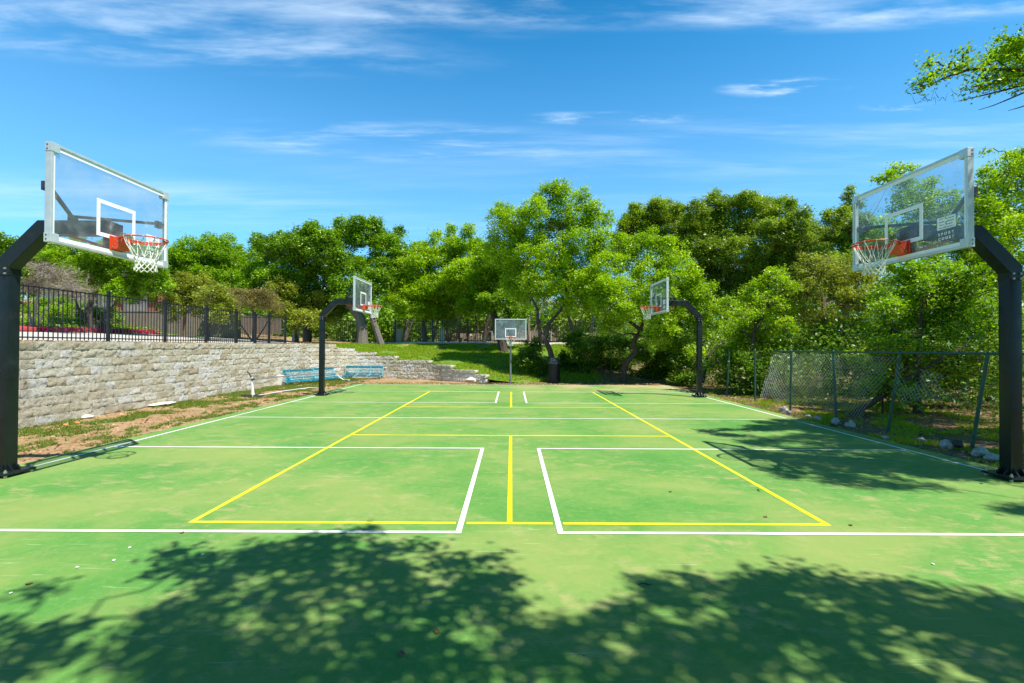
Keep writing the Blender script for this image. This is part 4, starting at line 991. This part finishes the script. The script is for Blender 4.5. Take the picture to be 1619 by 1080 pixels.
tree('live_oak', 'tree with a thick dark trunk at the lawn top behind the small hoop board', 'tree', (W(797, 557, 29)[0], W(797, 557, 29)[1], uz(W(797, 557, 29)[0], W(797, 557, 29)[1])), [W(790, 530, 29), W(780, 495, 29), W(778, 470, 29)], PB(29, [(770, 450, 32), (800, 430, 34), (760, 480, 24), (790, 478, 28), (815, 460, 30), (745, 440, 22), (820, 490, 20), (770, 415, 26)], seed=10), 'leaf_mid', 'bark_dark', 9, 17, .18, (.13, .075), .28, 10, None, stems=[[W(790, 530, 29), W(806, 500, 29), W(804, 470, 29)]])
bx = W(872, 592, 23.6)
tree('elm_tree', 'tall light green tree with a forked twisting trunk behind the trash can', 'tree', (bx[0], bx[1], uz(bx[0], bx[1])), [W(872, 565, 23.6), W(864, 542, 23.6), W(855, 530, 23.6)], PB(24, [(785, 340, 14, 10), (800, 332, 14, 12), (815, 350, 24), (845, 335, 22), (850, 318, 10), (868, 305, 15, 14), (885, 300, 16, 14), (902, 318, 20), (925, 310, 9, 14), (935, 330, 14, 12), (880, 335, 26), (915, 345, 26), (945, 352, 20), (795, 370, 26), (835, 370, 30), (875, 372, 32), (915, 380, 32), (950, 375, 18), (790, 400, 30), (830, 405, 34), (875, 410, 34), (915, 415, 34), (950, 405, 24), (820, 440, 30), (860, 445, 32), (900, 450, 34), (930, 445, 28), (845, 475, 24), (915, 480, 26), (940, 480, 22), (890, 485, 20)], seed=11), 'leaf_fresh', 'bark_dark', 9, 15, .17, (.11, .065), .17, 11, None, inner=.5, twigs=1.2,
     stems=[[W(858, 538, 23.6), W(850, 510, 23.6), W(850, 490, 23.6), W(838, 465, 23.6), W(835, 430, 23.6)], [W(862, 536, 23.6), W(868, 512, 23.6), W(885, 492, 23.6), W(897, 470, 23.6), W(888, 420, 23.6), W(890, 360, 23.6)], [W(897, 470, 23.6), W(925, 440, 23.6)]])
bx = W(986, 594, 23)
tree('elm_tree', 'broad yellow green tree with a leaning twisted trunk behind the far right hoop', 'tree', (bx[0], bx[1], uz(bx[0], bx[1])), [W(988, 577, 23), W(1004, 558, 23), W(1002, 540, 23), W(1013, 522, 23), W(1016, 500, 23)], PB(22.5, [(985, 395, 24), (1015, 385, 22), (1042, 395, 24), (1065, 410, 24), (960, 420, 28), (995, 420, 30), (1030, 430, 30), (1065, 440, 30), (1090, 440, 20), (1100, 462, 22), (950, 455, 28), (985, 460, 30), (1025, 470, 30), (1065, 475, 30), (1105, 490, 26), (1125, 515, 14), (960, 490, 24), (1000, 495, 24), (1045, 508, 26), (1085, 515, 28), (1115, 535, 18), (1075, 545, 22), (965, 515, 20), (1035, 535, 20), (1100, 560, 16)], seed=12), 'leaf_fresh', 'bark_dark', 10, 16, .15, (.10, .06), .15, 12, None, inner=.4, stems=[[W(1013, 522, 23), W(985, 500, 23), W(960, 480, 23)], [W(1110, 605, 20), W(1118, 565, 20.3), W(1131, 550, 20.8), W(1147, 540, 21)]])
GJ = 'dark junipers on the right skyline'
tree('juniper_tree', 'dark juniper at the left end of the skyline group, above the yellow green tree', 'tree', onup(1045, 33), [W(1045, 480, 33), W(1040, 420, 33)], PB(33, [(978, 380, 14), (992, 395, 20), (985, 360, 8, 12), (1010, 350, 20), (1005, 335, 10, 12), (1035, 340, 20), (1062, 345, 22), (1020, 372, 26), (1060, 380, 30), (1095, 395, 30), (1090, 360, 20), (1045, 325, 10, 12), (1070, 330, 10)], seed=13), 'leaf_juniper', 'bark_juniper', 8, 18, .22, (.22, .07), .22, 13, GJ, grain=(0, 0, .9))
tree('juniper_tree', 'tallest dark juniper of the skyline group, with light sprigs at its top', 'tree', onup(1150, 31), [W(1150, 480, 31), W(1150, 400, 31)], PB(31, [(1100, 335, 18), (1128, 325, 16, 14), (1128, 312, 8, 8), (1155, 325, 20, 14), (1185, 320, 20, 14), (1210, 325, 16), (1120, 365, 28), (1160, 360, 32), (1200, 360, 30), (1130, 400, 30), (1170, 405, 34), (1210, 405, 30), (1150, 445, 32), (1190, 450, 32), (1115, 430, 26), (1155, 485, 28), (1100, 470, 24)], seed=14), 'leaf_juniper', 'bark_juniper', 8, 18, .22, (.20, .07), .25, 14, GJ, grain=(0, 0, .8))
tree('juniper_tree', 'dark juniper forming the right shoulder of the skyline group', 'tree', onup(1245, 29), [W(1245, 480, 29), W(1245, 420, 29)], PB(29, [(1235, 335, 20, 18), (1252, 325, 8, 8), (1262, 352, 20), (1285, 370, 20), (1235, 375, 28), (1265, 390, 26), (1240, 415, 30), (1280, 410, 26), (1215, 435, 28), (1255, 450, 30), (1290, 450, 28), (1225, 480, 30), (1300, 385, 16)], seed=15), 'leaf_juniper', 'bark_juniper', 8, 18, .21, (.20, .07), .22, 15, GJ, grain=(0, 0, .8))
tree('juniper_tree', 'pointed dark green juniper rising just left of the near right backboard', 'tree', onup(1335, 27), [W(1338, 450, 27), W(1344, 360, 27)], PB(27, [(1345, 305, 5, 14), (1344, 330, 11, 20), (1340, 360, 16, 22), (1315, 345, 14, 18), (1320, 375, 20), (1345, 395, 22), (1300, 400, 18), (1325, 420, 26), (1365, 350, 16), (1372, 385, 22), (1395, 400, 20), (1360, 430, 26)], seed=16), 'leaf_juniper', 'bark_juniper', 10, 18, .18, (.18, .06), .18, 16, GJ, grain=(0, 0, 1))
for i, (px, py, D, bl, lf, lab) in enumerate([
    (165, 505, 27.5, [(140, 500, 16, 10), (160, 496, 16, 12), (178, 503, 14, 9)], 'leaf_oak', 'dark green shrub in front of the white house, behind the flower bed'),
    (330, 505, 24, [(335, 465, 16, 14), (352, 480, 16, 18), (365, 500, 14, 14), (345, 500, 14, 14)], 'leaf_olive', 'olive shrub behind the fence post right of the garden wall'),
    (100, 500, 29, [(85, 495, 18, 14), (110, 490, 18, 14), (60, 490, 18, 14), (25, 490, 22, 16)], 'leaf_mid', 'long green shrub behind the flower bed at the far left')]):
    bs = onup(px, D); tree('shrub', lab, 'shrub', bs, [W(px, py, D), W(px, py-15, D)], PB(D, bl, seed=130+i), lf, 'bark_dark', 9, 15, .16, (.12, .07), .05, 130+i, 'shrubs beyond the left fence')
G2 = 'thicket behind the chain link fence'
def lo(px, D):
    p = at(px, 600, D); return (p.x, p.y, max(0, uz(p.x, p.y)) if p.y > ytop(p.x) else 0.0)
tree('elm_tree', 'bright yellow green young tree right of the far right hoop pole', 'tree', lo(1190, 17.8), [W(1188, 560, 17.8), W(1195, 510, 17.8)], PB(18, [(1225, 440, 20), (1205, 455, 18), (1240, 455, 18), (1185, 470, 18), (1215, 480, 24), (1245, 490, 20), (1170, 500, 22), (1200, 510, 26), (1235, 520, 24), (1160, 525, 18), (1190, 540, 24), (1225, 550, 20), (1150, 480, 14), (1160, 555, 18)], seed=17), 'leaf_fresh', 'bark_dark', 12, 15, .12, (.085, .05), .09, 17, G2)
tree('juniper_tree', 'shaggy olive juniper with grey inner twigs behind the left part of the chain link', 'tree', lo(1310, 18.5), [W(1305, 540, 18.5), W(1300, 470, 18.5)], PB(18.5, [(1290, 425, 26), (1325, 430, 26), (1360, 440, 24), (1275, 460, 28), (1315, 465, 30), (1350, 480, 28), (1380, 470, 22), (1265, 500, 24), (1300, 510, 28), (1340, 520, 28), (1285, 545, 24), (1325, 555, 26), (1260, 575, 22), (1370, 545, 24)], seed=18), 'leaf_olive', 'bark_juniper', 9, 16, .15, (.12, .045), .18, 18, G2, twigs=2, grain=(0, 0, .6))
tree('live_oak', 'large bright green tree rising behind and above the near right backboard', 'tree', lo(1560, 15.5), [W(1555, 520, 15.5), W(1540, 440, 15.5), (W(1545, 380, 15.5))], PB(15.5, [(1420, 272, 12, 9), (1400, 285, 12, 8), (1440, 268, 8, 6), (1430, 292, 14, 10), (1455, 305, 20, 16), (1490, 320, 24), (1575, 290, 22, 20), (1600, 265, 16), (1558, 275, 12), (1625, 280, 30), (1560, 325, 30), (1600, 330, 36), (1640, 350, 40), (1520, 350, 34), (1470, 345, 30), (1425, 325, 20), (1560, 375, 38), (1610, 395, 42), (1500, 395, 38), (1450, 385, 32), (1405, 370, 24), (1540, 425, 36), (1590, 450, 38), (1610, 245, 12, 8), (1650, 430, 50), (1630, 260, 22), (1560, 240, 5, 4)], seed=19), 'leaf_fresh', 'bark_dark', 11, 16, .14, (.09, .055), .2, 19, G2, inner=.45)
tree('elm_tree', 'leafy bright green young tree in front of the dark thicket, below the near right backboard', 'tree', lo(1450, 12.8), [W(1450, 580, 12.8), W(1455, 500, 12.8)], PB(13, [(1415, 420, 22, 14), (1445, 432, 28, 18), (1480, 425, 24, 16), (1510, 440, 28, 20), (1540, 455, 24), (1425, 455, 28), (1465, 465, 32), (1505, 480, 32), (1545, 490, 26), (1400, 490, 26), (1440, 500, 32), (1480, 515, 32), (1520, 525, 28), (1390, 525, 22), (1560, 520, 22), (1420, 545, 24)], seed=20), 'leaf_mid', 'bark_dark', 13, 16, .11, (.08, .05), .10, 20, G2)
tree('juniper_tree', 'dark low juniper behind the torn gap in the chain link', 'tree', lo(1430, 14.2), [W(1430, 600, 14.2), W(1430, 560, 14.2)], PB(14.2, [(1390, 560, 30), (1430, 575, 34), (1475, 565, 34), (1515, 580, 34), (1555, 570, 30), (1400, 600, 24), (1460, 605, 28), (1520, 615, 26), (1350, 580, 24), (1600, 560, 40), (1600, 610, 30)], seed=21), 'leaf_juniper', 'bark_juniper', 9, 16, .14, (.10, .04), .12, 21, G2, twigs=2)
tree('shrub', 'bright leaved sapling low behind the torn chain link mesh', 'shrub', lo(1395, 12.3), [W(1395, 630, 12.3), W(1390, 605, 12.3)], PB(12.3, [(1385, 600, 18, 14), (1410, 612, 20, 14), (1370, 618, 16, 12), (1430, 628, 18, 12), (1350, 560, 10), (1362, 575, 14)], seed=22), 'leaf_fresh', 'bark_dark', 16, 14, .09, (.075, .045), .03, 22, G2)
tree('shrub', 'loose green shrub behind the two thin posts right of the far right hoop', 'shrub', lo(1150, 18.2), [W(1150, 585, 18.2), W(1150, 565, 18.2)], PB(18.2, [(1140, 575, 20, 20), (1170, 580, 24, 20), (1205, 585, 24, 20), (1150, 600, 18, 12), (1190, 605, 20, 12), (1225, 590, 18, 18)], seed=23), 'leaf_shrub', 'bark_dark', 12, 14, .12, (.09, .05), .04, 23, G2)
# understorey behind the far end
US = [(915, 560, 25.5, [(895, 575, 16, 18), (920, 560, 20, 20), (940, 545, 18, 18), (905, 540, 16, 16), (930, 585, 20, 14), (905, 592, 14, 10)], 'slender leaved green shrub right of the trash can'),
      (970, 575, 26, [(955, 565, 20, 22), (985, 570, 20, 20), (965, 590, 22, 12), (975, 545, 20, 18)], 'dark shrub between the trash can and the leaning trunk'),
      (1030, 575, 25, [(1015, 560, 20, 20), (1040, 575, 24, 20), (1060, 560, 22, 22), (1025, 592, 20, 12), (1060, 592, 20, 12)], 'dark shrub under the broad yellow green tree'),
      (1085, 580, 22.5, [(1080, 575, 20, 20), (1105, 585, 18, 18), (1090, 600, 16, 10), (1070, 600, 14, 8)], 'green shrub directly behind the far right hoop pole'),
      (840, 575, 25.2, [(838, 565, 18, 16), (855, 580, 16, 14), (822, 572, 12, 10), (845, 548, 14, 10)], 'green shrub left of the trash can on the slope')]
for i, (px, py, D, bl, lab) in enumerate(US):
    tree('shrub', lab, 'shrub', lo(px, D), [W(px, py+8, D), W(px, py-8, D)], PB(D, bl, seed=30+i), 'leaf_shrub', 'bark_dark', 11, 15, .15, (.13, .06), .05, 40+i, 'shrubs beyond the far end of the court', twigs=1.5)
# a leaning dead limb behind the chain link
b = MB(); P = [gpt(1345, 655), W(1375, 640, 12.2), W(1400, 622, 12.2), W(1432, 600, 12.2), W(1475, 575, 12.6), W(1530, 545, 13)]
b.tube([tuple(p) for p in P], [.075, .07, .065, .06, .05, .035], 8); tag(b.build('fallen_limb', M['bark_dark'], None, True), 'dark leaning limb lying behind the torn chain link mesh', 'limb')
# far wood closing the gaps under the crowns (uncountable)
def wood(name, spans, seed, mat, dens=5):
    rng = np.random.default_rng(seed); C = []
    for (x0, x1, y0, y1, z0, z1, n) in spans:
        C.append(np.stack([rng.uniform(x0, x1, n), rng.uniform(y0, y1, n), z0+(z1-z0)*rng.uniform(0, 1, n)], 1))
    C = np.concatenate(C); und = name == 'undergrowth'; V, F, T = leaf_geo(C, .3 if und else .5, 22 if und else 16, .10 if und else .34, .055 if und else .2, rng, .5, flat=.9)
    return tag(npmesh(name, V, F, M[mat], None, T), kind='stuff')
wood('distant_wood', [(10, 26, 36, 42, 1, 8.0, 900), (16, 32, 24, 34, 1, 6.5, 900), (21, 34, 6, 24, 0, 5.0, 900), (4, 14, 33, 38, 1.6, 5.0, 380)], 3, 'leaf_juniper')
wood('distant_wood', [(-52, -8, 55, 62, 3, 8.5, 1500), (-60, -38, 30, 50, 3, 8, 700), (-8, 12, 56, 62, 3, 8, 600), (-30, -6, 37, 43, 2.2, 6.2, 1300), (-14, -7.5, 33.5, 37, 1.9, 4.4, 260), (-7.5, 8, 40, 42.5, 3.6, 5.6, 420)], 4, 'leaf_oak')

wood('undergrowth', [(9.6, 14, 3.5, 14, -.1, 2.4, 520), (8.6, 10.0, 9.5, 15.5, -.1, 1.6, 160), (12, 20, 0, 16, 0, 4.2, 620), (5, 12, 21, 26, .6, 3.2, 520), (9, 14, 14, 20, 0, 3.0, 420), (7.9, 9.6, 12, 17, 0, 1.2, 140), (9.5, 15, 8, 16, -.1, 2.4, 420)], 5, 'leaf_shrub')
# trunks of trees whose crowns mingle behind the far fence
TR = [(640, 36, .16, 'bark_grey', 'grey trunk just right of the far left hoop net'), (710, 38, .13, 'bark_dark', 'thin dark trunk between the two pale pillars and the middle fence post'), (765, 40, .16, 'bark_dark', 'dark trunk beyond the fence left of the small hoop'), (838, 34, .10, 'bark_pale', 'pale slim trunk just right of the small hoop board'), (905, 36, .14, 'bark_grey', 'grey trunk beyond the fence right of the forked tree'), (935, 33, .12, 'bark_pale', 'pale trunk above the shrubs right of the trash can')]
for i, (px, D, r, bk, lab) in enumerate(TR):
    bs = onup(px, D); rg = random.Random(i)
    tree('elm_tree', lab, 'tree', bs, [W(px+rg.uniform(-4, 4), 515, D), W(px+rg.uniform(-12, 12), 485, D), W(px+rg.uniform(-18, 18), 455, D)], PB(D, [(px, 445, 22, 16), (px+20, 460, 18, 12), (px-20, 458, 18, 12)], seed=50+i), 'leaf_mid', bk, 7, 14, .2, (.16, .09), r, 60+i, 'trunks beyond the far fence', stems=[[bs, W(px+8, 520, D), W(px+22, 480, D)]])
# ------------------------------------------------------------------ the tree on the right whose bough hangs into view
def overhang():
    base = (11.2, 3.2, 0); A = at
    bl = []
    for q in [(1590, 85, 24, 14, 7.9), (1560, 92, 10, 6, 7.7), (1612, 70, 16, 12, 7.8), (1625, 105, 30, 22, 8.0), (1570, 118, 14, 8, 7.7), (1545, 110, 9, 5, 7.6), (1527, 103, 7, 4, 7.6), (1510, 110, 8, 5, 7.6), (1490, 108, 8, 5, 7.55), (1474, 122, 8, 5, 7.5), (1462, 128, 7, 4, 7.5), (1452, 136, 5, 3, 7.5), (1467, 100, 6, 3, 7.5), (1525, 82, 4, 3, 7.6),
              (1600, 128, 16, 8, 7.8), (1575, 130, 14, 6, 7.7), (1555, 140, 7, 4, 7.7), (1535, 138, 4, 3, 7.65), (1620, 135, 14, 8, 7.8), (1582, 60, 6, 5, 7.8)]:
        c = at(q[0], q[1], q[4]); k = q[4]/FPX; bl.append(((c.x, c.y, c.z), (q[2]*k, q[2]*k*1.1, q[3]*k)))
    for (x, y, z, r, rz) in [(9.6, 3.3, 6.6, 1.0, .6), (9.2, 1.6, 6.5, 1.1, .6), (10.6, 2.6, 7.2, 1.4, .9), (11.6, 4.2, 7.3, 1.5, .9), (12.2, 2.2, 7.0, 1.5, .9), (10.4, .6, 6.6, 1.2, .7), (13.2, 4.8, 7.0, 1.4, .9), (11.4, .0, 6.5, 1.2, .8), (9.0, -.2, 6.3, .9, .4)]:
        bl.append(((x, y, z), (r, r, rz)))
    # boughs above the frame whose shade falls on the right of the court (their shade lands 0.43H left and 0.38H back)
    for (gx, gy, r, H) in [(4.2, 2.3, .28, 6.6), (4.7, 2.7, .34, 6.6), (5.3, 2.6, .34, 6.6), (5.9, 2.5, .34, 6.5), (4.9, 2.0, .25, 6.6), (5.6, 1.9, .25, 6.5), (4.3, 3.0, .25, 6.6), (6.3, 3.0, .32, 6.5), (6.4, 2.2, .25, 6.5), (5.3, 3.4, .25, 6.5), (5.9, 3.6, .3, 6.5), (6.7, 3.9, .3, 6.5), (5.0, 1.6, .14, 6.6)]:
        bl.append(((gx+.426*H, gy-.380*H, H), (r*1.15, r*1.0, r*.5)))
    for (gx, gy, r) in [(3.7, 1.9, .24), (4.2, 1.6, .28), (4.7, 1.35, .26), (5.15, 1.3, .18), (4.4, 4.0, .34), (4.2, 4.7, .28), (5.0, 4.3, .34), (5.6, 4.6, .34), (6.2, 5.2, .34), (5.5, 3.9, .3), (4.8, 3.4, .34), (3.9, 3.2, .28), (4.4, 2.0, .3), (5.4, 5.4, .24), (5.8, 3.0, .34), (6.3, 3.7, .3), (6.1, 1.9, .24), (4.9, 2.4, .34), (5.5, 2.2, .34), (4.2, 2.6, .28), (6.8, 4.6, .3), (5.2, .44, .16), (5.6, .45, .22), (6.0, .5, .3)]:
        H = 7.25; bl.append(((gx+.426*H, gy-.380*H, H), (r*1.15, r*1.0, r*.5)))
    t = tree('live_oak', 'oak bough with small leaves hanging into the sky at the upper right corner', 'tree', base, [(11.0, 3.1, 2.5), (10.7, 3.0, 4.6), (10.3, 3.0, 5.6)], bl, 'leaf_mid', 'bark_dark', 26, 17, .13, (.066, .038), .24, 70, None, inner=.2, twigs=.4, stems=[])
    mb = MB(); o_ = Vector(base)
    def br(pts, r):
        P = [at(*p) - o_ for p in pts]; mb.tube([tuple(p) for p in P], [r*(1-.8*i/(len(P)-1)) for i in range(len(P))], 6)
    br([(1700, 120, 8.4), (1640, 112, 8.1), (1600, 111, 7.9), (1560, 110, 7.75), (1535, 109, 7.65), (1520, 114, 7.6), (1497, 121, 7.55), (1480, 130, 7.5), (1462, 135, 7.5), (1447, 139, 7.5)], .035)
    br([(1700, 128, 8.3), (1640, 128, 8.0), (1615, 135, 7.85), (1590, 142, 7.8), (1562, 149, 7.7), (1540, 154, 7.65), (1515, 160, 7.6)], .025)
    br([(1660, 130, 8.1), (1620, 146, 7.9), (1592, 158, 7.8), (1570, 167, 7.7), (1547, 174, 7.65)], .018)
    br([(1670, 150, 8.1), (1640, 160, 8.0), (1612, 170, 7.9), (1594, 175, 7.85)], .018)
    br([(1600, 111, 7.9), (1575, 95, 7.8), (1560, 80, 7.75), (1557, 72, 7.75)], .012)
    br([(1520, 114, 7.6), (1526, 95, 7.6), (1528, 80, 7.6)], .006)
    br([(1480, 130, 7.5), (1470, 112, 7.5), (1465, 98, 7.5)], .006)
    rg = random.Random(4)
    for k in range(46):
        f = rg.random(); x = 1455+170*f; y = 139-28*min(1, f*2)+rg.uniform(-3, 3) if rg.random() < .5 else 160-30*f; dx_ = rg.uniform(-16, 10); D_ = 7.5+.4*f
        br([(x, y, D_), (x+dx_*.5, y+rg.uniform(-10, 7), D_), (x+dx_, y+rg.uniform(-16, 10), D_)], .005)
    mb.build('bough', M['bark_dark'], t, True)
overhang()
# ------------------------------------------------------------------ the tall tree behind the camera; its crown shades the foreground
def shade_tree():
    base = (6.4, -9.5, 0); bl = []
    def add(gx, gy, r, H, rr=None): bl.append(((gx+.426*H, gy-.380*H, H), (r*1.05, r*.95, (rr or r*.45))))
    L1 = [(-2.5, -.78, .26), (-2.0, -.62, .30), (-1.5, -.50, .28), (-1.65, -.85, .36), (-1.1, -.62, .26), (-.7, -.50, .14), (-.95, -1.0, .32), (-.45, -.85, .24), (-.1, -.75, .13), (-.3, -1.15, .30), (-2.15, -1.02, .26), (-1.4, -1.35, .40), (-.75, -1.5, .40), (-.1, -1.45, .30), (-2.1, -1.5, .26), (-1.9, -1.85, .42), (-1.2, -1.95, .45), (-.5, -2.0, .45), (.1, -1.95, .35), (-2.6, -2.0, .28), (-3.2, -2.2, .35),
          (.45, -1.75, .3), (-1.3, -.15, .06), (-1.45, -.30, .10)]
    for (x, y, r) in L1: add(x, y, r*.93, 6.6 + .7*math.sin(x*3))
    L2 = [(.75, -1.50, .22), (1.1, -1.35, .26), (1.5, -1.25, .28), (1.9, -1.10, .26), (2.2, -1.02, .20), (2.5, -1.2, .30), (2.9, -1.35, .30), (3.3, -1.5, .30), (1.0, -1.75, .34), (1.5, -1.7, .38), (2.0, -1.55, .40), (2.5, -1.7, .40), (3.0, -1.85, .40), (3.5, -1.8, .35), (1.2, -2.1, .42), (1.9, -2.1, .45), (2.6, -2.2, .45), (3.3, -2.3, .45), (.6, -2.2, .34), (3.8, -1.75, .3), (4.3, -2.1, .5)]
    for (x, y, r) in L2: add(x, y, r*.93, 6.6 + .6*math.sin(x*2))
    for (x, y, r) in [(-3.6, -1.45, .20), (-3.2, -1.30, .10), (-3.9, -1.6, .3), (-3.0, -1.75, .12), (-3.6, -1.9, .26), (-3.9, -2.2, .3)]: add(x, y, r, 6.4)
    for k in range(26):   # the rest of the crown, behind the camera
        a = k*2.4; rr = .8+2.6*math.sqrt(k/26); bl.append(((2.6+rr*1.25*math.cos(a), -8.2+rr*.75*math.sin(a), 8.6+.8*math.sin(k)), (1.0, .9, .6)))
    bl2 = [b_ for b_ in bl if b_[0][1] < 1.5 or b_[0][2] > 6]
    tree('live_oak', 'tall live oak standing behind the viewer, shading the court foreground', 'tree', base, [(6.3, -9.4, 2.6), (5.6, -9.0, 4.5), (4.6, -8.2, 6.4), (3.6, -7.2, 8.0)], bl2, 'leaf_oak', 'bark_dark', 20, 11, .115, (.085, .052), .34, 71, None, inner=.1, twigs=.35, stems=[[(5.6, -9.0, 4.5), (3.8, -7.2, 5.6), (2.2, -5.6, 6.2), (1.0, -4.7, 6.4)], [(5.6, -9.0, 4.5), (6.5, -7.0, 5.8), (6.4, -5.4, 6.3)]])
shade_tree()
for i, (x, y, h_, lab) in enumerate([(-9, -13, 9, 'added broad oak unseen behind the viewer at the left, blocking sky light'), (12.5, -9.5, 9, 'added broad oak unseen behind the viewer at the right, blocking sky light'), (0.5, -17, 11, 'added tall oak unseen far behind the viewer, blocking sky light')]):  # unseen oaks added to hold back sky light and deepen the court shade
    rgb = random.Random(i+80); bl = []
    for k in range(16):
        a = k*2.4; rr = 4.4*math.sqrt((k+.5)/16); bl.append(((x+rr*math.cos(a), y+rr*.8*math.sin(a), h_*.72+rgb.uniform(-1.6, 1.8)), (1.9, 1.7, 1.4)))
    tree('live_oak', lab, 'tree', (x, y, 0), [(x, y, 2), (x+.4, y, 4), (x+.2, y, 5.2)], bl, 'leaf_oak', 'bark_dark', 2.6, 12, .42, (.34, .2), .34, 90+i, 'added unseen trees behind the viewer', inner=.2, twigs=.3)

# ------------------------------------------------------------------ flower bed, grass, weeds, litter
rng = np.random.default_rng(21)
def bed():
    o = None; xs = rng.uniform(-26.5, -21.6, 900); ys = rng.uniform(13, 25, 900)
    C = np.stack([xs, ys, [uz(a, b_)+.12 for a, b_ in zip(xs, ys)]], 1); V, F, T = leaf_geo(C, .12, 14, .12, .08, rng, 1)
    tag(npmesh('ground_cover', V, F, M['hedge'], None, T), kind='stuff')
    xs = rng.uniform(-21.7, -21.1, 420); ys = rng.uniform(13, 24.5, 420)
    C = np.stack([xs, ys, [uz(a, b_)+.10 for a, b_ in zip(xs, ys)]], 1); V, F, T = leaf_geo(C, .07, 9, .08, .07, rng, 1)
    tag(npmesh('flower_bed', V, F, M['petal'], None, T), kind='stuff')
bed()
def blades(name, pts, h_, w_, mat, rng, lean=.5):
    n = len(pts); P = np.asarray(pts, dtype=np.float32); a = rng.uniform(0, 6.283, n); hh = h_*rng.uniform(.5, 1.4, n)
    dx_, dy_ = np.cos(a)*w_/2, np.sin(a)*w_/2; b_ = rng.uniform(0, 6.283, n); ln = lean*hh*rng.uniform(.2, 1.2, n)
    V = np.empty((n, 3, 3), dtype=np.float32); V[:, 0] = P+np.stack([dx_, dy_, 0*dx_], 1); V[:, 1] = P-np.stack([dx_, dy_, 0*dx_], 1)
    V[:, 2] = P+np.stack([np.cos(b_)*ln, np.sin(b_)*ln, hh], 1)
    T = np.clip(rng.normal(.5, .22, n), 0, 1)
    return tag(npmesh(name, V.reshape(-1, 3), np.arange(n*3).reshape(n, 3), M[mat], None, T), kind='stuff')
# lawn on the slope
xs = rng.uniform(-10.2, 4.5, 90000); ys = rng.uniform(17.8, 27.2, 90000); pts = []
for x, y in zip(xs, ys):
    if y > ytop(x)+.05 and mnoise.noise((x*.8, y*.8, 5)) > -.30: pts.append((x, y, uz(x, y)-.01))
blades('grass', pts, .085, .03, 'grass', rng)
# weeds in the left dirt strip
xs = rng.uniform(-9.95, -6.95, 90000); ys = rng.uniform(-1, 20.5, 90000)**1.0; pts = []
for x, y in zip(xs, ys):
    nearwall = (-x-6.9)/3.0; v_ = mnoise.noise((x*1.3, y*.9, 1))*.6+mnoise.noise((x*4.2, y*3.2, 6))*.5
    if v_ > .22-.26*nearwall-.014*max(0, y-6): pts.append((x, y, gz(x, y)-.005))
blades('weeds', pts, .055, .020, 'weed', rng, 1.2)
xs = rng.uniform(-9, 6.5, 9000); ys = rng.uniform(16.85, 18.6, 9000); pts = [(x, y, gz(x, y)-.005) for x, y in zip(xs, ys) if mnoise.noise((x*1.2, y*1.2, 3)) > .12]
blades('weeds', pts, .045, .016, 'weed', rng, 1)
# grass strip along the right edge and under the fence
xs = rng.uniform(6.95, 11.5, 60000); ys = rng.uniform(-.5, 14, 60000); pts = []
for x, y in zip(xs, ys):
    if mnoise.noise((x*1.1, y*.8, 9))*.6+mnoise.noise((x*4, y*3, 2))*.4 > .02 + .10*(x < 7.4): pts.append((x, y, gz(x, y)-.005))
blades('grass', pts, .075, .014, 'grass', rng, .9)
# leaf litter
def litter(name, regions, size):
    C = []
    for (x0, x1, y0, y1, n, zf) in regions:
        X_ = rng.uniform(x0, x1, n); Y_ = rng.uniform(y0, y1, n); C.append(np.array([(x, y, zf(x, y)+.012) for x, y in zip(X_, Y_)]))
    C = np.concatenate(C); V, F, T = leaf_geo(C, .004, 1, size, size*.6, rng, 1.6, rng.uniform(0, 1, len(C)))
    tag(npmesh(name, V, F, M['litter'], None, T), kind='stuff')
litter('leaf_litter', [(-9.9, -6.95, 0, 20, 3200, gz), (-9, 7, 16.85, 18.2, 3000, gz), (6.95, 14, 0, 16.5, 9000, gz), (4, 13, 16.9, 19.5, 3000, gz), (-2, 5, 19, 24, 2500, uz), (-12, -10.3, 3, 24, 2500, lambda x, y: uz(x, y)+.025)], .06)
for i, (px, py) in enumerate(((118, 698), (104, 674), (122, 671), (262, 641), (293, 646), (120, 684))):
    p = gpt(px, py); b = MB(); s_ = .055
    b.poly([(s_*math.cos(q)*(1 if k % 2 else .62), s_*math.sin(q)*(1 if k % 2 else .7), 0) for k, q in enumerate(np.linspace(0, 2*math.pi, 11)[:-1])], (0, 0, .006))
    o = b.build('dry_leaf', M['orange_leaf'] if 'orange_leaf' in M else M.setdefault('orange_leaf', simple('orange_dry_leaf', (.42, .14, .03), (.62, .28, .08), .7))); o.location = (p.x, p.y, .035); o.rotation_euler = (.3, -.25, i*1.1)
    tag(o, ['large orange leaf on bare dirt beside the near left pole', 'orange leaf in the weeds left of a white rock', 'curled brown leaf at the wall foot by the weeds', 'orange leaf above the flat white rock', 'brown leaf right of the flat white rock', 'small tan leaf just above the large orange leaf'][i], 'leaf', 'fallen leaves on the dirt strip')
